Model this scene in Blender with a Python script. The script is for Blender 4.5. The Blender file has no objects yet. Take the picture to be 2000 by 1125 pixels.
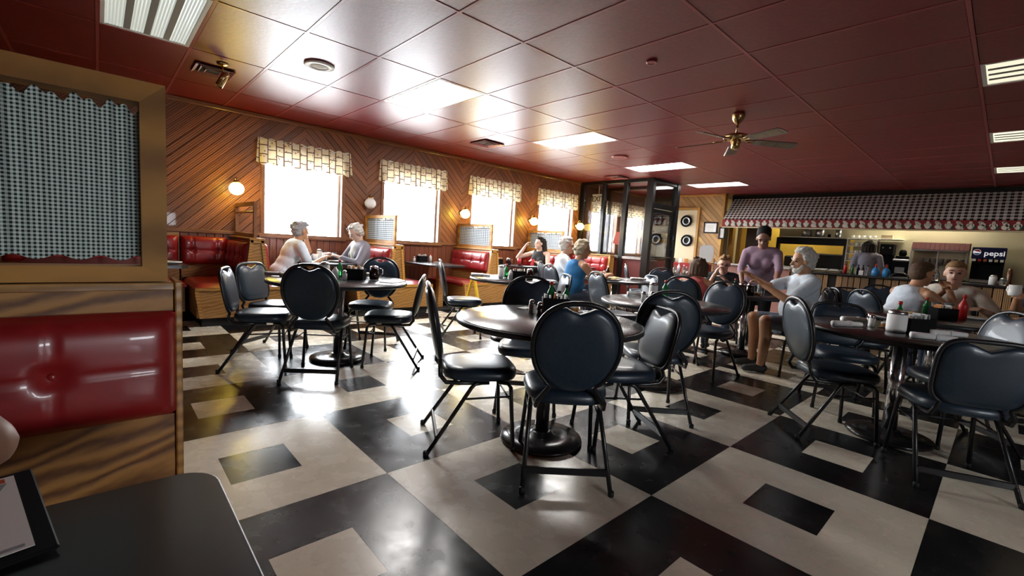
import bpy, bmesh, math, random
from mathutils import Vector, Matrix, Euler
random.seed(7)
PI = math.pi
R_ = math.radians
scene = bpy.context.scene
COL = scene.collection

# ------------------------------------------------------------------ camera
H = 1.1667
f_px = 883.5
yw, pt, rl = R_(47.3927), R_(-5.6716), R_(3.5708)
fwd = Vector((math.cos(yw)*math.cos(pt), math.sin(yw)*math.cos(pt), math.sin(pt)))
rgt = Vector((math.sin(yw), -math.cos(yw), 0))
upv = rgt.cross(fwd)
rgt2 = math.cos(rl)*rgt + math.sin(rl)*upv
upv2 = -math.sin(rl)*rgt + math.cos(rl)*upv
cam_d = bpy.data.cameras.new('camera')
cam_d.sensor_width = 36.0
cam_d.lens = f_px/2000*36.0
cam_d.clip_start = 0.02
cam = bpy.data.objects.new('camera', cam_d)
COL.objects.link(cam)
M = Matrix((rgt2, upv2, -fwd)).transposed().to_4x4()
M.translation = (0, 0, H)
cam.matrix_world = M
scene.camera = cam

# ------------------------------------------------------------------ world and light
WORLD_STRENGTH = 16.0
w = bpy.data.worlds.new('sky')
scene.world = w
w.use_nodes = True
bg = w.node_tree.nodes['Background']
bg.inputs[0].default_value = (0.90, 0.95, 1.0, 1)
bg.inputs[1].default_value = WORLD_STRENGTH
scene.view_settings.view_transform = 'Standard'
scene.view_settings.look = 'None'
scene.view_settings.gamma = 1.0
scene.view_settings.use_curve_mapping = False
scene.view_settings.exposure = 1.6
scene.cycles.use_denoising = True
scene.cycles.max_bounces = 8
scene.cycles.diffuse_bounces = 4
scene.cycles.glossy_bounces = 4
scene.cycles.transparent_max_bounces = 12
scene.cycles.caustics_reflective = False
scene.cycles.caustics_refractive = False
scene.cycles.sample_clamp_indirect = 6.0

# room dimensions (metres); x runs along the window wall, y towards it
CZ = 2.7255
WY = 7.2            # window wall
FX = 11.6           # far wall
XL, YR = -1.35, -4.2
KX = 14.2           # kitchen back wall
WIN = [(1.75, 2.85), (3.56, 4.66), (5.40, 6.55), (7.27, 8.43), (9.15, 10.25), (10.62, 11.45)]
WZ0, WZ1 = 1.06, 2.28

def portal(x0, x1, y=WY+0.16, rx=-90, z1=WZ1):
    d = bpy.data.lights.new('window_portal', 'AREA')
    d.shape = 'RECTANGLE'; d.size = x1-x0; d.size_y = z1-WZ0
    d.cycles.is_portal = True
    o = bpy.data.objects.new('window_portal', d)
    COL.objects.link(o)
    o.location = ((x0+x1)/2, y, (WZ0+z1)/2)
    o.rotation_euler = (R_(rx), 0, 0)
FILL_WIN = [(0.3, 1.9)]  # out of view on the right wall, added to light the foreground booth
RW1 = 1.46          # top of the low, added right-hand window
for a, b in WIN:
    portal(a, b)
for a, b in FILL_WIN:
    portal(a, b, YR-0.13, 90, RW1)

# ------------------------------------------------------------------ materials
def nt(name):
    m = bpy.data.materials.new(name)
    m.use_nodes = True
    return m, m.node_tree, m.node_tree.nodes['Principled BSDF']
def pm(name, col, rough=0.5, metal=0.0, spec=0.5, coat=0.0, emit=None, es=1.0, trans=0.0, ior=1.45, alpha=1.0, sheen=0.0):
    m, t, b = nt(name)
    b.inputs['Base Color'].default_value = (*col, 1)
    b.inputs['Roughness'].default_value = rough
    b.inputs['Metallic'].default_value = metal
    b.inputs['Specular IOR Level'].default_value = spec
    b.inputs['Coat Weight'].default_value = coat
    b.inputs['Coat Roughness'].default_value = 0.12
    b.inputs['Transmission Weight'].default_value = trans
    b.inputs['IOR'].default_value = ior
    b.inputs['Alpha'].default_value = alpha
    b.inputs['Sheen Weight'].default_value = sheen
    if emit:
        b.inputs['Emission Color'].default_value = (*emit, 1)
        b.inputs['Emission Strength'].default_value = es
    return m
def N(t, typ, **kw):
    n = t.nodes.new(typ)
    for k, v in kw.items():
        setattr(n, k, v)
    return n
def ramp(t, stops):
    n = N(t, 'ShaderNodeValToRGB')
    e = n.color_ramp.elements
    while len(e) < len(stops):
        e.new(0.5)
    for i, (p, c) in enumerate(stops):
        e[i].position = p
        e[i].color = (*c, 1)
    return n
def mixc(t, a, b, fac, mode='MIX'):
    n = N(t, 'ShaderNodeMix', data_type='RGBA', blend_type=mode)
    L = t.links
    for sock, v in ((n.inputs[0], fac), (n.inputs[6], a), (n.inputs[7], b)):
        if isinstance(v, (int, float)):
            sock.default_value = v
        elif isinstance(v, tuple):
            sock.default_value = (*v, 1)
        else:
            L.new(v, sock)
    return n.outputs[2]
def mth(t, op, a, b=None):
    n = N(t, 'ShaderNodeMath', operation=op)
    for s, v in ((n.inputs[0], a), (n.inputs[1], b)):
        if v is None: continue
        if isinstance(v, (int, float)): s.default_value = v
        else: t.links.new(v, s)
    return n.outputs[0]
def coords(t, rot=(0,0,0), scale=(1,1,1), kind='Object'):
    c = N(t, 'ShaderNodeTexCoord')
    mp = N(t, 'ShaderNodeMapping')
    mp.inputs['Rotation'].default_value = rot
    t.links.new(c.outputs[kind], mp.inputs[0])
    m2 = N(t, 'ShaderNodeMapping')
    m2.inputs['Scale'].default_value = scale
    t.links.new(mp.outputs[0], m2.inputs[0])
    return m2.outputs[0]
def wood(name, dark, light, rot=(0,0,0), scale=(1,1,1), rough=0.4, vary=0.25, bump=0.15, coat=0.15, distort=4.0, wscale=5.0):
    m, t, b = nt(name)
    co = coords(t, rot, scale)
    oi = N(t, 'ShaderNodeObjectInfo')
    addv = N(t, 'ShaderNodeVectorMath', operation='ADD')
    mulv = N(t, 'ShaderNodeVectorMath', operation='SCALE')
    t.links.new(oi.outputs['Random'], mulv.inputs['Scale'])
    mulv.inputs[0].default_value = (7.3, 3.1, 5.7)
    t.links.new(co, addv.inputs[0]); t.links.new(mulv.outputs[0], addv.inputs[1])
    wv = N(t, 'ShaderNodeTexWave', wave_type='BANDS', bands_direction='Z')
    wv.inputs['Scale'].default_value = wscale
    wv.inputs['Distortion'].default_value = distort
    wv.inputs['Detail'].default_value = 3
    wv.inputs['Detail Scale'].default_value = 1.2
    t.links.new(addv.outputs[0], wv.inputs[0])
    nz = N(t, 'ShaderNodeTexNoise'); nz.inputs['Scale'].default_value = 30; nz.inputs['Detail'].default_value = 4
    t.links.new(addv.outputs[0], nz.inputs[0])
    r = ramp(t, [(0.15, dark), (0.8, light)])
    t.links.new(mth(t, 'ADD', mth(t, 'MULTIPLY', wv.outputs['Fac'], 0.65), mth(t, 'MULTIPLY', nz.outputs['Fac'], 0.35)), r.inputs[0])
    v = mth(t, 'ADD', mth(t, 'MULTIPLY', oi.outputs['Random'], 2*vary), 1-vary)
    hs = N(t, 'ShaderNodeHueSaturation')
    t.links.new(v, hs.inputs['Value']); t.links.new(r.outputs[0], hs.inputs['Color'])
    t.links.new(hs.outputs[0], b.inputs['Base Color'])
    b.inputs['Roughness'].default_value = rough
    b.inputs['Coat Weight'].default_value = coat
    bp = N(t, 'ShaderNodeBump'); bp.inputs['Strength'].default_value = bump; bp.inputs['Distance'].default_value = 0.004
    t.links.new(wv.outputs['Fac'], bp.inputs['Height']); t.links.new(bp.outputs[0], b.inputs['Normal'])
    return m
def marble(name, c0, c1, scale, rough, bump=0.02):
    m, t, b = nt(name)
    co = coords(t)
    a = N(t, 'ShaderNodeTexNoise'); a.inputs['Scale'].default_value = scale; a.inputs['Detail'].default_value = 6
    t.links.new(co, a.inputs[0])
    s = N(t, 'ShaderNodeTexNoise'); s.inputs['Scale'].default_value = 160; s.inputs['Detail'].default_value = 2
    t.links.new(co, s.inputs[0])
    r = ramp(t, [(0.3, c0), (0.7, c1)])
    t.links.new(mth(t, 'ADD', mth(t, 'MULTIPLY', a.outputs['Fac'], 0.7), mth(t, 'MULTIPLY', s.outputs['Fac'], 0.3)), r.inputs[0])
    t.links.new(r.outputs[0], b.inputs['Base Color'])
    rr = ramp(t, [(0.3, (rough-0.04,)*3), (0.7, (rough+0.06,)*3)])
    g = N(t, 'ShaderNodeTexNoise'); g.inputs['Scale'].default_value = 9; g.inputs['Detail'].default_value = 4
    t.links.new(co, g.inputs[0]); t.links.new(g.outputs['Fac'], rr.inputs[0]); t.links.new(rr.outputs[0], b.inputs['Roughness'])
    bp = N(t, 'ShaderNodeBump'); bp.inputs['Strength'].default_value = bump; bp.inputs['Distance'].default_value = 0.01
    g2 = N(t, 'ShaderNodeTexNoise'); g2.inputs['Scale'].default_value = 14; g2.inputs['Detail'].default_value = 5
    t.links.new(co, g2.inputs[0])
    t.links.new(g2.outputs['Fac'], bp.inputs['Height']); t.links.new(bp.outputs[0], b.inputs['Normal'])
    return m
def noisy(name, c0, c1, scale=8, rough=0.5, metal=0, bump=0.0, coat=0.0, spec=0.5):
    m, t, b = nt(name)
    a = N(t, 'ShaderNodeTexNoise'); a.inputs['Scale'].default_value = scale; a.inputs['Detail'].default_value = 5
    t.links.new(coords(t), a.inputs[0])
    r = ramp(t, [(0.3, c0), (0.7, c1)])
    t.links.new(a.outputs['Fac'], r.inputs[0]); t.links.new(r.outputs[0], b.inputs['Base Color'])
    b.inputs['Roughness'].default_value = rough; b.inputs['Metallic'].default_value = metal
    b.inputs['Coat Weight'].default_value = coat; b.inputs['Specular IOR Level'].default_value = spec
    if bump:
        bp = N(t, 'ShaderNodeBump'); bp.inputs['Strength'].default_value = bump; bp.inputs['Distance'].default_value = 0.004
        t.links.new(a.outputs['Fac'], bp.inputs['Height']); t.links.new(bp.outputs[0], b.inputs['Normal'])
    return m
def gingham(name, pitch, c_w, c_m, c_d, translucent=0.0, thr=0.5):
    m, t, b = nt(name)
    c = N(t, 'ShaderNodeTexCoord'); sp = N(t, 'ShaderNodeSeparateXYZ')
    t.links.new(c.outputs['Object'], sp.inputs[0])
    A = mth(t, 'LESS_THAN', mth(t, 'FRACT', mth(t, 'MULTIPLY', sp.outputs['X'], 1/pitch)), thr)
    B = mth(t, 'LESS_THAN', mth(t, 'FRACT', mth(t, 'MULTIPLY', sp.outputs['Z'], 1/pitch)), thr)
    r = ramp(t, [(0.0, c_w), (0.5, c_m), (1.0, c_d)])
    r.color_ramp.interpolation = 'CONSTANT'
    r.color_ramp.elements[1].position = 0.3; r.color_ramp.elements[2].position = 0.8
    t.links.new(mth(t, 'MULTIPLY', mth(t, 'ADD', A, B), 0.5), r.inputs[0])
    t.links.new(r.outputs[0], b.inputs['Base Color'])
    b.inputs['Roughness'].default_value = 0.9; b.inputs['Specular IOR Level'].default_value = 0.1
    if translucent:
        tr = N(t, 'ShaderNodeBsdfTranslucent'); t.links.new(r.outputs[0], tr.inputs[0])
        mx = N(t, 'ShaderNodeMixShader'); mx.inputs[0].default_value = translucent
        out = t.nodes['Material Output']
        t.links.new(b.outputs[0], mx.inputs[1]); t.links.new(tr.outputs[0], mx.inputs[2]); t.links.new(mx.outputs[0], out.inputs[0])
    return m
def valance_mat():
    m, t, b = nt('valance_print')
    c = N(t, 'ShaderNodeTexCoord'); sp = N(t, 'ShaderNodeSeparateXYZ'); t.links.new(c.outputs['Object'], sp.inputs[0])
    cb = N(t, 'ShaderNodeCombineXYZ'); t.links.new(sp.outputs['X'], cb.inputs[0]); t.links.new(sp.outputs['Z'], cb.inputs[1])
    mp = N(t, 'ShaderNodeMapping'); mp.inputs['Rotation'].default_value = (0, 0, PI/2); t.links.new(cb.outputs[0], mp.inputs[0])
    br = N(t, 'ShaderNodeTexBrick'); br.offset = 0.45
    br.inputs['Scale'].default_value = 1.0; br.inputs['Brick Width'].default_value = 0.125; br.inputs['Row Height'].default_value = 0.105
    br.inputs['Mortar Size'].default_value = 0.007
    br.inputs['Color1'].default_value = (0.93, 0.86, 0.62, 1); br.inputs['Color2'].default_value = (0.80, 0.66, 0.42, 1)
    br.inputs['Mortar'].default_value = (0.10, 0.045, 0.03, 1)
    t.links.new(mp.outputs[0], br.inputs[0])
    vo = N(t, 'ShaderNodeTexVoronoi'); vo.inputs['Scale'].default_value = 19; t.links.new(cb.outputs[0], vo.inputs[0])
    spot = mth(t, 'LESS_THAN', vo.outputs['Distance'], 0.22)
    colr = mixc(t, br.outputs['Color'], (0.20, 0.10, 0.07), mth(t, 'MULTIPLY', spot, 0.75))
    t.links.new(colr, b.inputs['Base Color']); b.inputs['Roughness'].default_value = 0.9
    tr = N(t, 'ShaderNodeBsdfTranslucent'); t.links.new(colr, tr.inputs[0])
    mx = N(t, 'ShaderNodeMixShader'); mx.inputs[0].default_value = 0.10
    t.links.new(b.outputs[0], mx.inputs[1]); t.links.new(tr.outputs[0], mx.inputs[2]); t.links.new(mx.outputs[0], t.nodes['Material Output'].inputs[0])
    return m
def glass_mat(name, tint=(1, 1, 1), refl=0.08):
    m, t, b = nt(name)
    t.nodes.remove(b)
    tr = N(t, 'ShaderNodeBsdfTransparent'); tr.inputs[0].default_value = (*tint, 1)
    gl = N(t, 'ShaderNodeBsdfGlossy'); gl.inputs['Roughness'].default_value = 0.02
    lw = N(t, 'ShaderNodeFresnel'); lw.inputs[0].default_value = 1.3
    mx = N(t, 'ShaderNodeMixShader')
    t.links.new(mth(t, 'ADD', mth(t, 'MULTIPLY', lw.outputs[0], 0.9), refl*0.3), mx.inputs[0])
    t.links.new(tr.outputs[0], mx.inputs[1]); t.links.new(gl.outputs[0], mx.inputs[2]); t.links.new(mx.outputs[0], t.nodes['Material Output'].inputs[0])
    return m

MT = dict(
    tile_w=marble('cream_floor_tile', (0.70, 0.64, 0.50), (0.84, 0.78, 0.64), 3.0, 0.26),
    tile_b=marble('black_floor_tile', (0.004, 0.004, 0.005), (0.014, 0.0135, 0.0135), 5.0, 0.24),
    grout=pm('floor_base', (0.05, 0.05, 0.05), 0.8),
    plank_a=wood('plank_rising', (0.115, 0.034, 0.012), (0.30, 0.115, 0.042), rot=(0, R_(45.01), 0), scale=(0.35, 1, 7), rough=0.42, vary=0.28, wscale=2.0),
    plank_b=wood('plank_falling', (0.115, 0.034, 0.012), (0.30, 0.115, 0.042), rot=(0, R_(-45.01), 0), scale=(0.35, 1, 7), rough=0.42, vary=0.28, wscale=2.0),
    plank_far=wood('plank_far_wall', (0.24, 0.12, 0.04), (0.46, 0.26, 0.10), rot=(R_(-45.01), 0, 0), scale=(1, 0.35, 7), rough=0.45, vary=0.2, wscale=2.0),
    plank_v=wood('plank_upright', (0.12, 0.032, 0.014), (0.26, 0.082, 0.036), rot=(0, R_(90), 0), scale=(0.35, 1, 7), rough=0.42, vary=0.22, wscale=2.0),
    trim=wood('dark_trim', (0.14, 0.05, 0.018), (0.28, 0.12, 0.05), scale=(0.5, 0.5, 5), rough=0.4, vary=0.1),
    oak=wood('oak_panel', (0.13, 0.042, 0.006), (0.46, 0.21, 0.045), rot=(R_(12), R_(14), 0), scale=(1.3, 1.3, 3.4), rough=0.5, vary=0.1, coat=0.05, distort=11, wscale=1.7),
    oak_plain=wood('oak_veneer', (0.25, 0.115, 0.028), (0.40, 0.20, 0.055), rot=(R_(12), R_(14), 0), scale=(1.3, 1.3, 3.4), rough=0.42, vary=0.06, bump=0.05, distort=8, wscale=2.4),
    oak_trim=wood('oak_trim', (0.30, 0.13, 0.022), (0.52, 0.26, 0.06), scale=(1, 1, 1), rough=0.38, vary=0.12, distort=3, wscale=9),
    frame=wood('frame_pine', (0.27, 0.115, 0.014), (0.48, 0.225, 0.036), scale=(0.6, 0.6, 0.6), rough=0.62, vary=0.1, distort=6, wscale=3, coat=0.0),
    red=noisy('red_vinyl', (0.27, 0.012, 0.014), (0.34, 0.018, 0.019), 20, 0.34, coat=0.25),
    ceil=noisy('red_ceiling_tile', (0.135, 0.004, 0.006), (0.20, 0.009, 0.012), 34, 0.40, bump=0.3, spec=0.8),
    ceil_bar=pm('ceiling_grid', (0.30, 0.06, 0.065), 0.33),
    ceil_top=pm('ceiling_void', (0.05, 0.01, 0.01), 0.9),
    plaster=pm('dark_plaster', (0.12, 0.05, 0.03), 0.8),
    vinyl=noisy('slate_vinyl', (0.014, 0.027, 0.044), (0.021, 0.038, 0.060), 60, 0.36, coat=0.12),
    black_metal=pm('black_tube', (0.012, 0.012, 0.014), 0.28, 0.0, 0.6),
    rubber=pm('rubber', (0.01, 0.01, 0.01), 0.7),
    laminate=noisy('black_laminate', (0.010, 0.010, 0.012), (0.022, 0.021, 0.024), 90, 0.24, spec=0.85),
    edge=pm('table_edge', (0.02, 0.02, 0.024), 0.35),
    chrome=pm('chrome', (0.72, 0.72, 0.74), 0.16, 1.0),
    steel=pm('steel', (0.55, 0.55, 0.55), 0.3, 1.0),
    brass=pm('brass', (0.52, 0.36, 0.16), 0.25, 1.0),
    base_disc=pm('table_base', (0.02, 0.018, 0.018), 0.22, 0.3),
    white=pm('white_plastic', (0.78, 0.78, 0.76), 0.45),
    porcelain=pm('porcelain', (0.82, 0.81, 0.78), 0.2),
    paper=pm('paper', (0.80, 0.79, 0.76), 0.85),
    napkin=pm('napkin_cloth', (0.84, 0.83, 0.80), 0.9),
    black=pm('black_plastic', (0.007, 0.007, 0.008), 0.7, spec=0.12),
    blackmat=pm('black_matte', (0.010, 0.009, 0.009), 0.8),
    glass=glass_mat('clear_pane'),
    jar=pm('jar_glass', (0.86, 0.90, 0.90), 0.05, trans=0.85, ior=1.3),
    green=pm('green_bottle_glass', (0.02, 0.22, 0.06), 0.1, trans=0.4),
    ketchup=pm('red_squeeze_bottle', (0.42, 0.015, 0.015), 0.35),
    redcup=pm('red_tumbler', (0.42, 0.02, 0.03), 0.3),
    syrup=pm('dark_syrup', (0.02, 0.006, 0.004), 0.12),
    sugar=pm('sugar', (0.86, 0.85, 0.82), 0.8),
    amber=pm('amber_jam', (0.45, 0.18, 0.05), 0.2),
    blue=pm('blue_liquid', (0.05, 0.25, 0.55), 0.15),
    alum=pm('bronze_mullion', (0.016, 0.015, 0.015), 0.3, 0.4),
    cream=noisy('cream_wall', (0.58, 0.52, 0.33), (0.66, 0.60, 0.40), 2, 0.6),
    tan=noisy('tan_door', (0.52, 0.42, 0.26), (0.60, 0.49, 0.32), 2, 0.5),
    yellow=noisy('yellow_wall', (0.62, 0.42, 0.05), (0.72, 0.50, 0.08), 2, 0.6),
    yellow_sign=pm('yellow_plastic', (0.80, 0.52, 0.03), 0.4),
    counter_wood=wood('counter_plank', (0.10, 0.05, 0.02), (0.34, 0.20, 0.09), rot=(R_(90), 0, 0), scale=(1, 0.35, 7), rough=0.5, vary=0.4, wscale=2),
    gingham_s=gingham('fine_gingham', 0.0092, (0.46, 0.54, 0.52), (0.24, 0.29, 0.28), (0.012, 0.016, 0.016), 0.4, 0.5),
    gingham_w=gingham('booth_gingham', 0.030, (0.62, 0.66, 0.68), (0.30, 0.34, 0.37), (0.06, 0.07, 0.08), 0.45, 0.5),
    gingham_a=gingham('awning_gingham', 0.088, (0.86, 0.84, 0.82), (0.45, 0.43, 0.42), (0.008, 0.007, 0.007), 0.0, 0.5),
    valance=valance_mat(),
    border_red=pm('border_red', (0.22, 0.015, 0.02), 0.7),
    border_green=pm('border_green', (0.02, 0.07, 0.04), 0.7),
    print_w=pm('printed_white', (0.70, 0.66, 0.60), 0.8),
    navy=pm('dispenser_navy', (0.008, 0.012, 0.06), 0.3),
    print_white=pm('lettering_white', (0.85, 0.85, 0.85), 0.5, emit=(0.9, 0.9, 0.95), es=0.15),
    print_red=pm('emblem_red', (0.45, 0.02, 0.03), 0.5),
    print_blue=pm('emblem_blue', (0.02, 0.06, 0.35), 0.5),
    print_black=pm('print_black', (0.015, 0.015, 0.015), 0.7),
    print_grey=pm('print_grey', (0.32, 0.33, 0.34), 0.8),
    print_orange=pm('print_orange', (0.50, 0.09, 0.03), 0.8),
    maroon=pm('maroon_canvas', (0.10, 0.012, 0.01), 0.7),
    asphalt=noisy('outdoor_ground', (0.5, 0.5, 0.5), (0.6, 0.6, 0.58), 1, 0.9),
    blade=wood('fan_blade', (0.05, 0.025, 0.01), (0.11, 0.06, 0.03), scale=(2, 2, 2), rough=0.3, vary=0.1),
    cane=pm('cane_inset', (0.20, 0.16, 0.10), 0.7),
    food=noisy('food', (0.55, 0.36, 0.10), (0.75, 0.60, 0.30), 60, 0.6),
)
def lamp_mat(name, col, s):
    return pm(name, (0.75, 0.75, 0.72), 0.4, emit=col, es=s)

# ------------------------------------------------------------------ mesh helpers
class MB:
    def __init__(s):
        s.v = []; s.f = []; s.sm = []
    def add(s, vs, fs, smooth=False, M=None):
        n = len(s.v)
        for p in vs:
            p = Vector(p)
            s.v.append(M @ p if M else p)
        for q in fs:
            s.f.append(tuple(i+n for i in q)); s.sm.append(smooth)
        return s
    def box(s, x0, x1, y0, y1, z0, z1, M=None):
        vs = [(x0,y0,z0),(x1,y0,z0),(x1,y1,z0),(x0,y1,z0),(x0,y0,z1),(x1,y0,z1),(x1,y1,z1),(x0,y1,z1)]
        return s.add(vs, [(3,2,1,0),(4,5,6,7),(0,1,5,4),(1,2,6,5),(2,3,7,6),(3,0,4,7)], False, M)
    def bbox(s, x0, x1, y0, y1, z0, z1, b=0.006, M=None):
        # chamfered box
        vs = []; idx = {}
        for i, x in enumerate((x0, x1)):
            for j, y in enumerate((y0, y1)):
                for k, z in enumerate((z0, z1)):
                    sx, sy, sz = (1, -1)[i], (1, -1)[j], (1, -1)[k]
                    idx[i,j,k] = len(vs)
                    vs += [(x, y+sy*b, z+sz*b), (x+sx*b, y, z+sz*b), (x+sx*b, y+sy*b, z)]
        fs = []
        for i in (0, 1):
            q = [idx[i,0,0], idx[i,1,0], idx[i,1,1], idx[i,0,1]]
            fs.append(tuple(q if i else q[::-1]))
        for j in (0, 1):
            q = [idx[0,j,0]+1, idx[1,j,0]+1, idx[1,j,1]+1, idx[0,j,1]+1]
            fs.append(tuple(q[::-1] if j else q))
        for k in (0, 1):
            q = [idx[0,0,k]+2, idx[1,0,k]+2, idx[1,1,k]+2, idx[0,1,k]+2]
            fs.append(tuple(q if k else q[::-1]))
        for a in (0, 1):
            for c in (0, 1):
                fs.append((idx[a,c,0], idx[a,c,1], idx[a,c,1]+1, idx[a,c,0]+1))
                fs.append((idx[a,0,c], idx[a,1,c], idx[a,1,c]+2, idx[a,0,c]+2))
                fs.append((idx[0,a,c]+1, idx[1,a,c]+1, idx[1,a,c]+2, idx[0,a,c]+2))
                for d in (0, 1):
                    pass
        for k in idx.values():
            fs.append((k, k+1, k+2))
        return s.add(vs, fs, False, M)
    def tube(s, pts, r, n=10, caps=True, M=None, closed=False):
        pts = [Vector(p) for p in pts]
        m = len(pts)
        rs = r if isinstance(r, (list, tuple)) else [r]*m
        vs = []; fs = []
        up = None
        for i, p in enumerate(pts):
            if closed:
                d = (pts[(i+1) % m]-pts[i-1])
            else:
                d = pts[min(i+1, m-1)]-pts[max(i-1, 0)]
            d.normalize()
            if up is None:
                up = Vector((0, 0, 1)) if abs(d.z) < 0.9 else Vector((1, 0, 0))
            a = d.cross(up)
            if a.length < 1e-6: a = d.cross(Vector((0, 1, 0)))
            a.normalize(); up = a.cross(d).normalized()
            for k in range(n):
                t = 2*PI*k/n
                vs.append(p + (a*math.cos(t)+up*math.sin(t))*rs[i])
        lim = m if closed else m-1
        for i in range(lim):
            j = (i+1) % m
            for k in range(n):
                fs.append((i*n+k, i*n+(k+1) % n, j*n+(k+1) % n, j*n+k))
        if caps and not closed:
            fs.append(tuple(range(n))[::-1]); fs.append(tuple((m-1)*n+k for k in range(n)))
        return s.add(vs, fs, True, M)
    def lathe(s, prof, n=20, c=(0, 0, 0), M=None, smooth=True):
        c = Vector(c); vs = []; fs = []
        for r, z in prof:
            for k in range(n):
                t = 2*PI*k/n
                vs.append(c+Vector((r*math.cos(t), r*math.sin(t), z)))
        m = len(prof)
        for i in range(m-1):
            for k in range(n):
                fs.append((i*n+k, i*n+(k+1) % n, (i+1)*n+(k+1) % n, (i+1)*n+k))
        if prof[0][0] > 1e-5: fs.append(tuple(range(n))[::-1])
        if prof[-1][0] > 1e-5: fs.append(tuple((m-1)*n+k for k in range(n)))
        return s.add(vs, fs, smooth, M)
    def ell(s, c, r, n=12, m=8, M=None, rot=None):
        c = Vector(c); vs = []; fs = []
        for i in range(m+1):
            a = PI*i/m
            for k in range(n):
                t = 2*PI*k/n
                p = Vector((r[0]*math.sin(a)*math.cos(t), r[1]*math.sin(a)*math.sin(t), -r[2]*math.cos(a)))
                if rot: p = rot @ p
                vs.append(c+p)
        for i in range(m):
            for k in range(n):
                fs.append((i*n+k, i*n+(k+1) % n, (i+1)*n+(k+1) % n, (i+1)*n+k))
        return s.add(vs, fs, True, M)
    def prism(s, poly, h0, h1, axis='z', M=None):
        # polygon (a,b) extruded along axis: z:(x,y) y:(x,z) x:(y,z)
        def P(a, b, h):
            return (a, b, h) if axis == 'z' else ((a, h, b) if axis == 'y' else (h, a, b))
        n = len(poly)
        vs = [P(a, b, h0) for a, b in poly]+[P(a, b, h1) for a, b in poly]
        fs = [tuple(range(n))[::-1], tuple(range(n, 2*n))]+[(i, (i+1) % n, (i+1) % n+n, i+n) for i in range(n)]
        return s.add(vs, fs, False, M)
    def mesh(s, name, m, bevel=0):
        me = bpy.data.meshes.new(name)
        me.from_pydata([tuple(p) for p in s.v], [], s.f)
        me.polygons.foreach_set('use_smooth', s.sm)
        if m: me.materials.append(m)
        bm = bmesh.new(); bm.from_mesh(me)
        bmesh.ops.remove_doubles(bm, verts=bm.verts, dist=1e-5)
        bmesh.ops.recalc_face_normals(bm, faces=bm.faces)
        bm.to_mesh(me); bm.free()
        return me
    def build(s, name, m, parent=None, loc=None, rz=0):
        if isinstance(m, str): m = MT[m]
        o = bpy.data.objects.new(name, s.mesh(name, m))
        COL.objects.link(o)
        if parent: o.parent = parent
        if loc is not None: o.location = loc
        if rz: o.rotation_euler = (0, 0, rz)
        return o
def inst(name, me, parent=None, loc=(0, 0, 0), rot=(0, 0, 0)):
    o = bpy.data.objects.new(name, me); COL.objects.link(o)
    o.parent = parent; o.location = loc; o.rotation_euler = rot
    return o
def tag(o, label=None, cat=None, group=None, kind=None):
    for k, v in (('label', label), ('category', cat), ('group', group), ('kind', kind)):
        if v: o[k] = v
    return o
def thing(name, label, cat, loc=(0, 0, 0), rz=0, group=None):
    o = bpy.data.objects.new(name, None); COL.objects.link(o)
    o.empty_display_size = 0.05
    o.location = loc; o.rotation_euler = (0, 0, rz)
    return tag(o, label, cat, group)
def struct(name, mb, m, parent=None):
    o = mb.build(name, m, parent)
    if not parent: o['kind'] = 'structure'
    return o
def copy_tree(o, parent=None):
    c = o.copy(); COL.objects.link(c); c.parent = parent
    for ch in list(o.children): copy_tree(ch, c)
    return c
def clip(poly, a, b, c):
    # keep a*x+b*y<=c
    out = []
    for i in range(len(poly)):
        p, q = poly[i], poly[(i+1) % len(poly)]
        dp, dq = a*p[0]+b*p[1]-c, a*q[0]+b*q[1]-c
        if dp <= 1e-9: out.append(p)
        if (dp < -1e-9 and dq > 1e-9) or (dp > 1e-9 and dq < -1e-9):
            t = dp/(dp-dq); out.append((p[0]+t*(q[0]-p[0]), p[1]+t*(q[1]-p[1])))
    return out
def area(p):
    return abs(sum(p[i][0]*p[(i+1) % len(p)][1]-p[(i+1) % len(p)][0]*p[i][1] for i in range(len(p))))/2 if len(p) > 2 else 0
def text_mesh(txt, size, m, depth=0.002, bold=0.0):
    c = bpy.data.curves.new('lettering', 'FONT'); c.body = txt; c.size = size; c.extrude = depth; c.offset = bold
    c.align_x = 'CENTER'; c.align_y = 'CENTER'; c.resolution_u = 3
    o = bpy.data.objects.new('lettering', c); COL.objects.link(o)
    dg = bpy.context.evaluated_depsgraph_get(); dg.update()
    me = bpy.data.meshes.new_from_object(o.evaluated_get(dg))
    bpy.data.objects.remove(o)
    me.materials.clear(); me.materials.append(m)
    return me

# ================================================================== STRUCTURE
# ---- floor: three-foot squares of vinyl tile, each with an inset square of the other colour
CELL = 0.9144; OX, OY = 1.031, 1.946; GAP = 0.0008
floor = struct('floor', MB().box(XL, KX, YR, WY, -0.12, -0.004), 'grout')
def ring_mb(mb, x, y):
    a, b = GAP, CELL-GAP
    c, d = CELL/3, CELL*2/3
    o = [(a, a), (b, a), (b, b), (a, b)]; i = [(c, c), (d, c), (d, d), (c, d)]
    vs = [(x+p, y+q, 0) for p, q in o]+[(x+p, y+q, 0) for p, q in i]+[(x+p, y+q, -0.004) for p, q in o]+[(x+p, y+q, -0.004) for p, q in i]
    fs = []
    for k in range(4):
        n = (k+1) % 4
        fs += [(k, n, 4+n, 4+k), (8+k, 8+n, n, k), (4+k, 4+n, 12+n, 12+k)]
    mb.add(vs, fs)
def inset_mb(mb, x, y):
    mb.box(x+CELL/3+GAP, x+CELL*2/3-GAP, y+CELL/3+GAP, y+CELL*2/3-GAP, -0.004, 0)
rm, im = MB(), MB()
ring_mb(rm, 0, 0); inset_mb(im, 0, 0)
ring_me = {k: rm.mesh('floor_tile', MT[k]) for k in ('tile_w', 'tile_b')}
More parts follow.
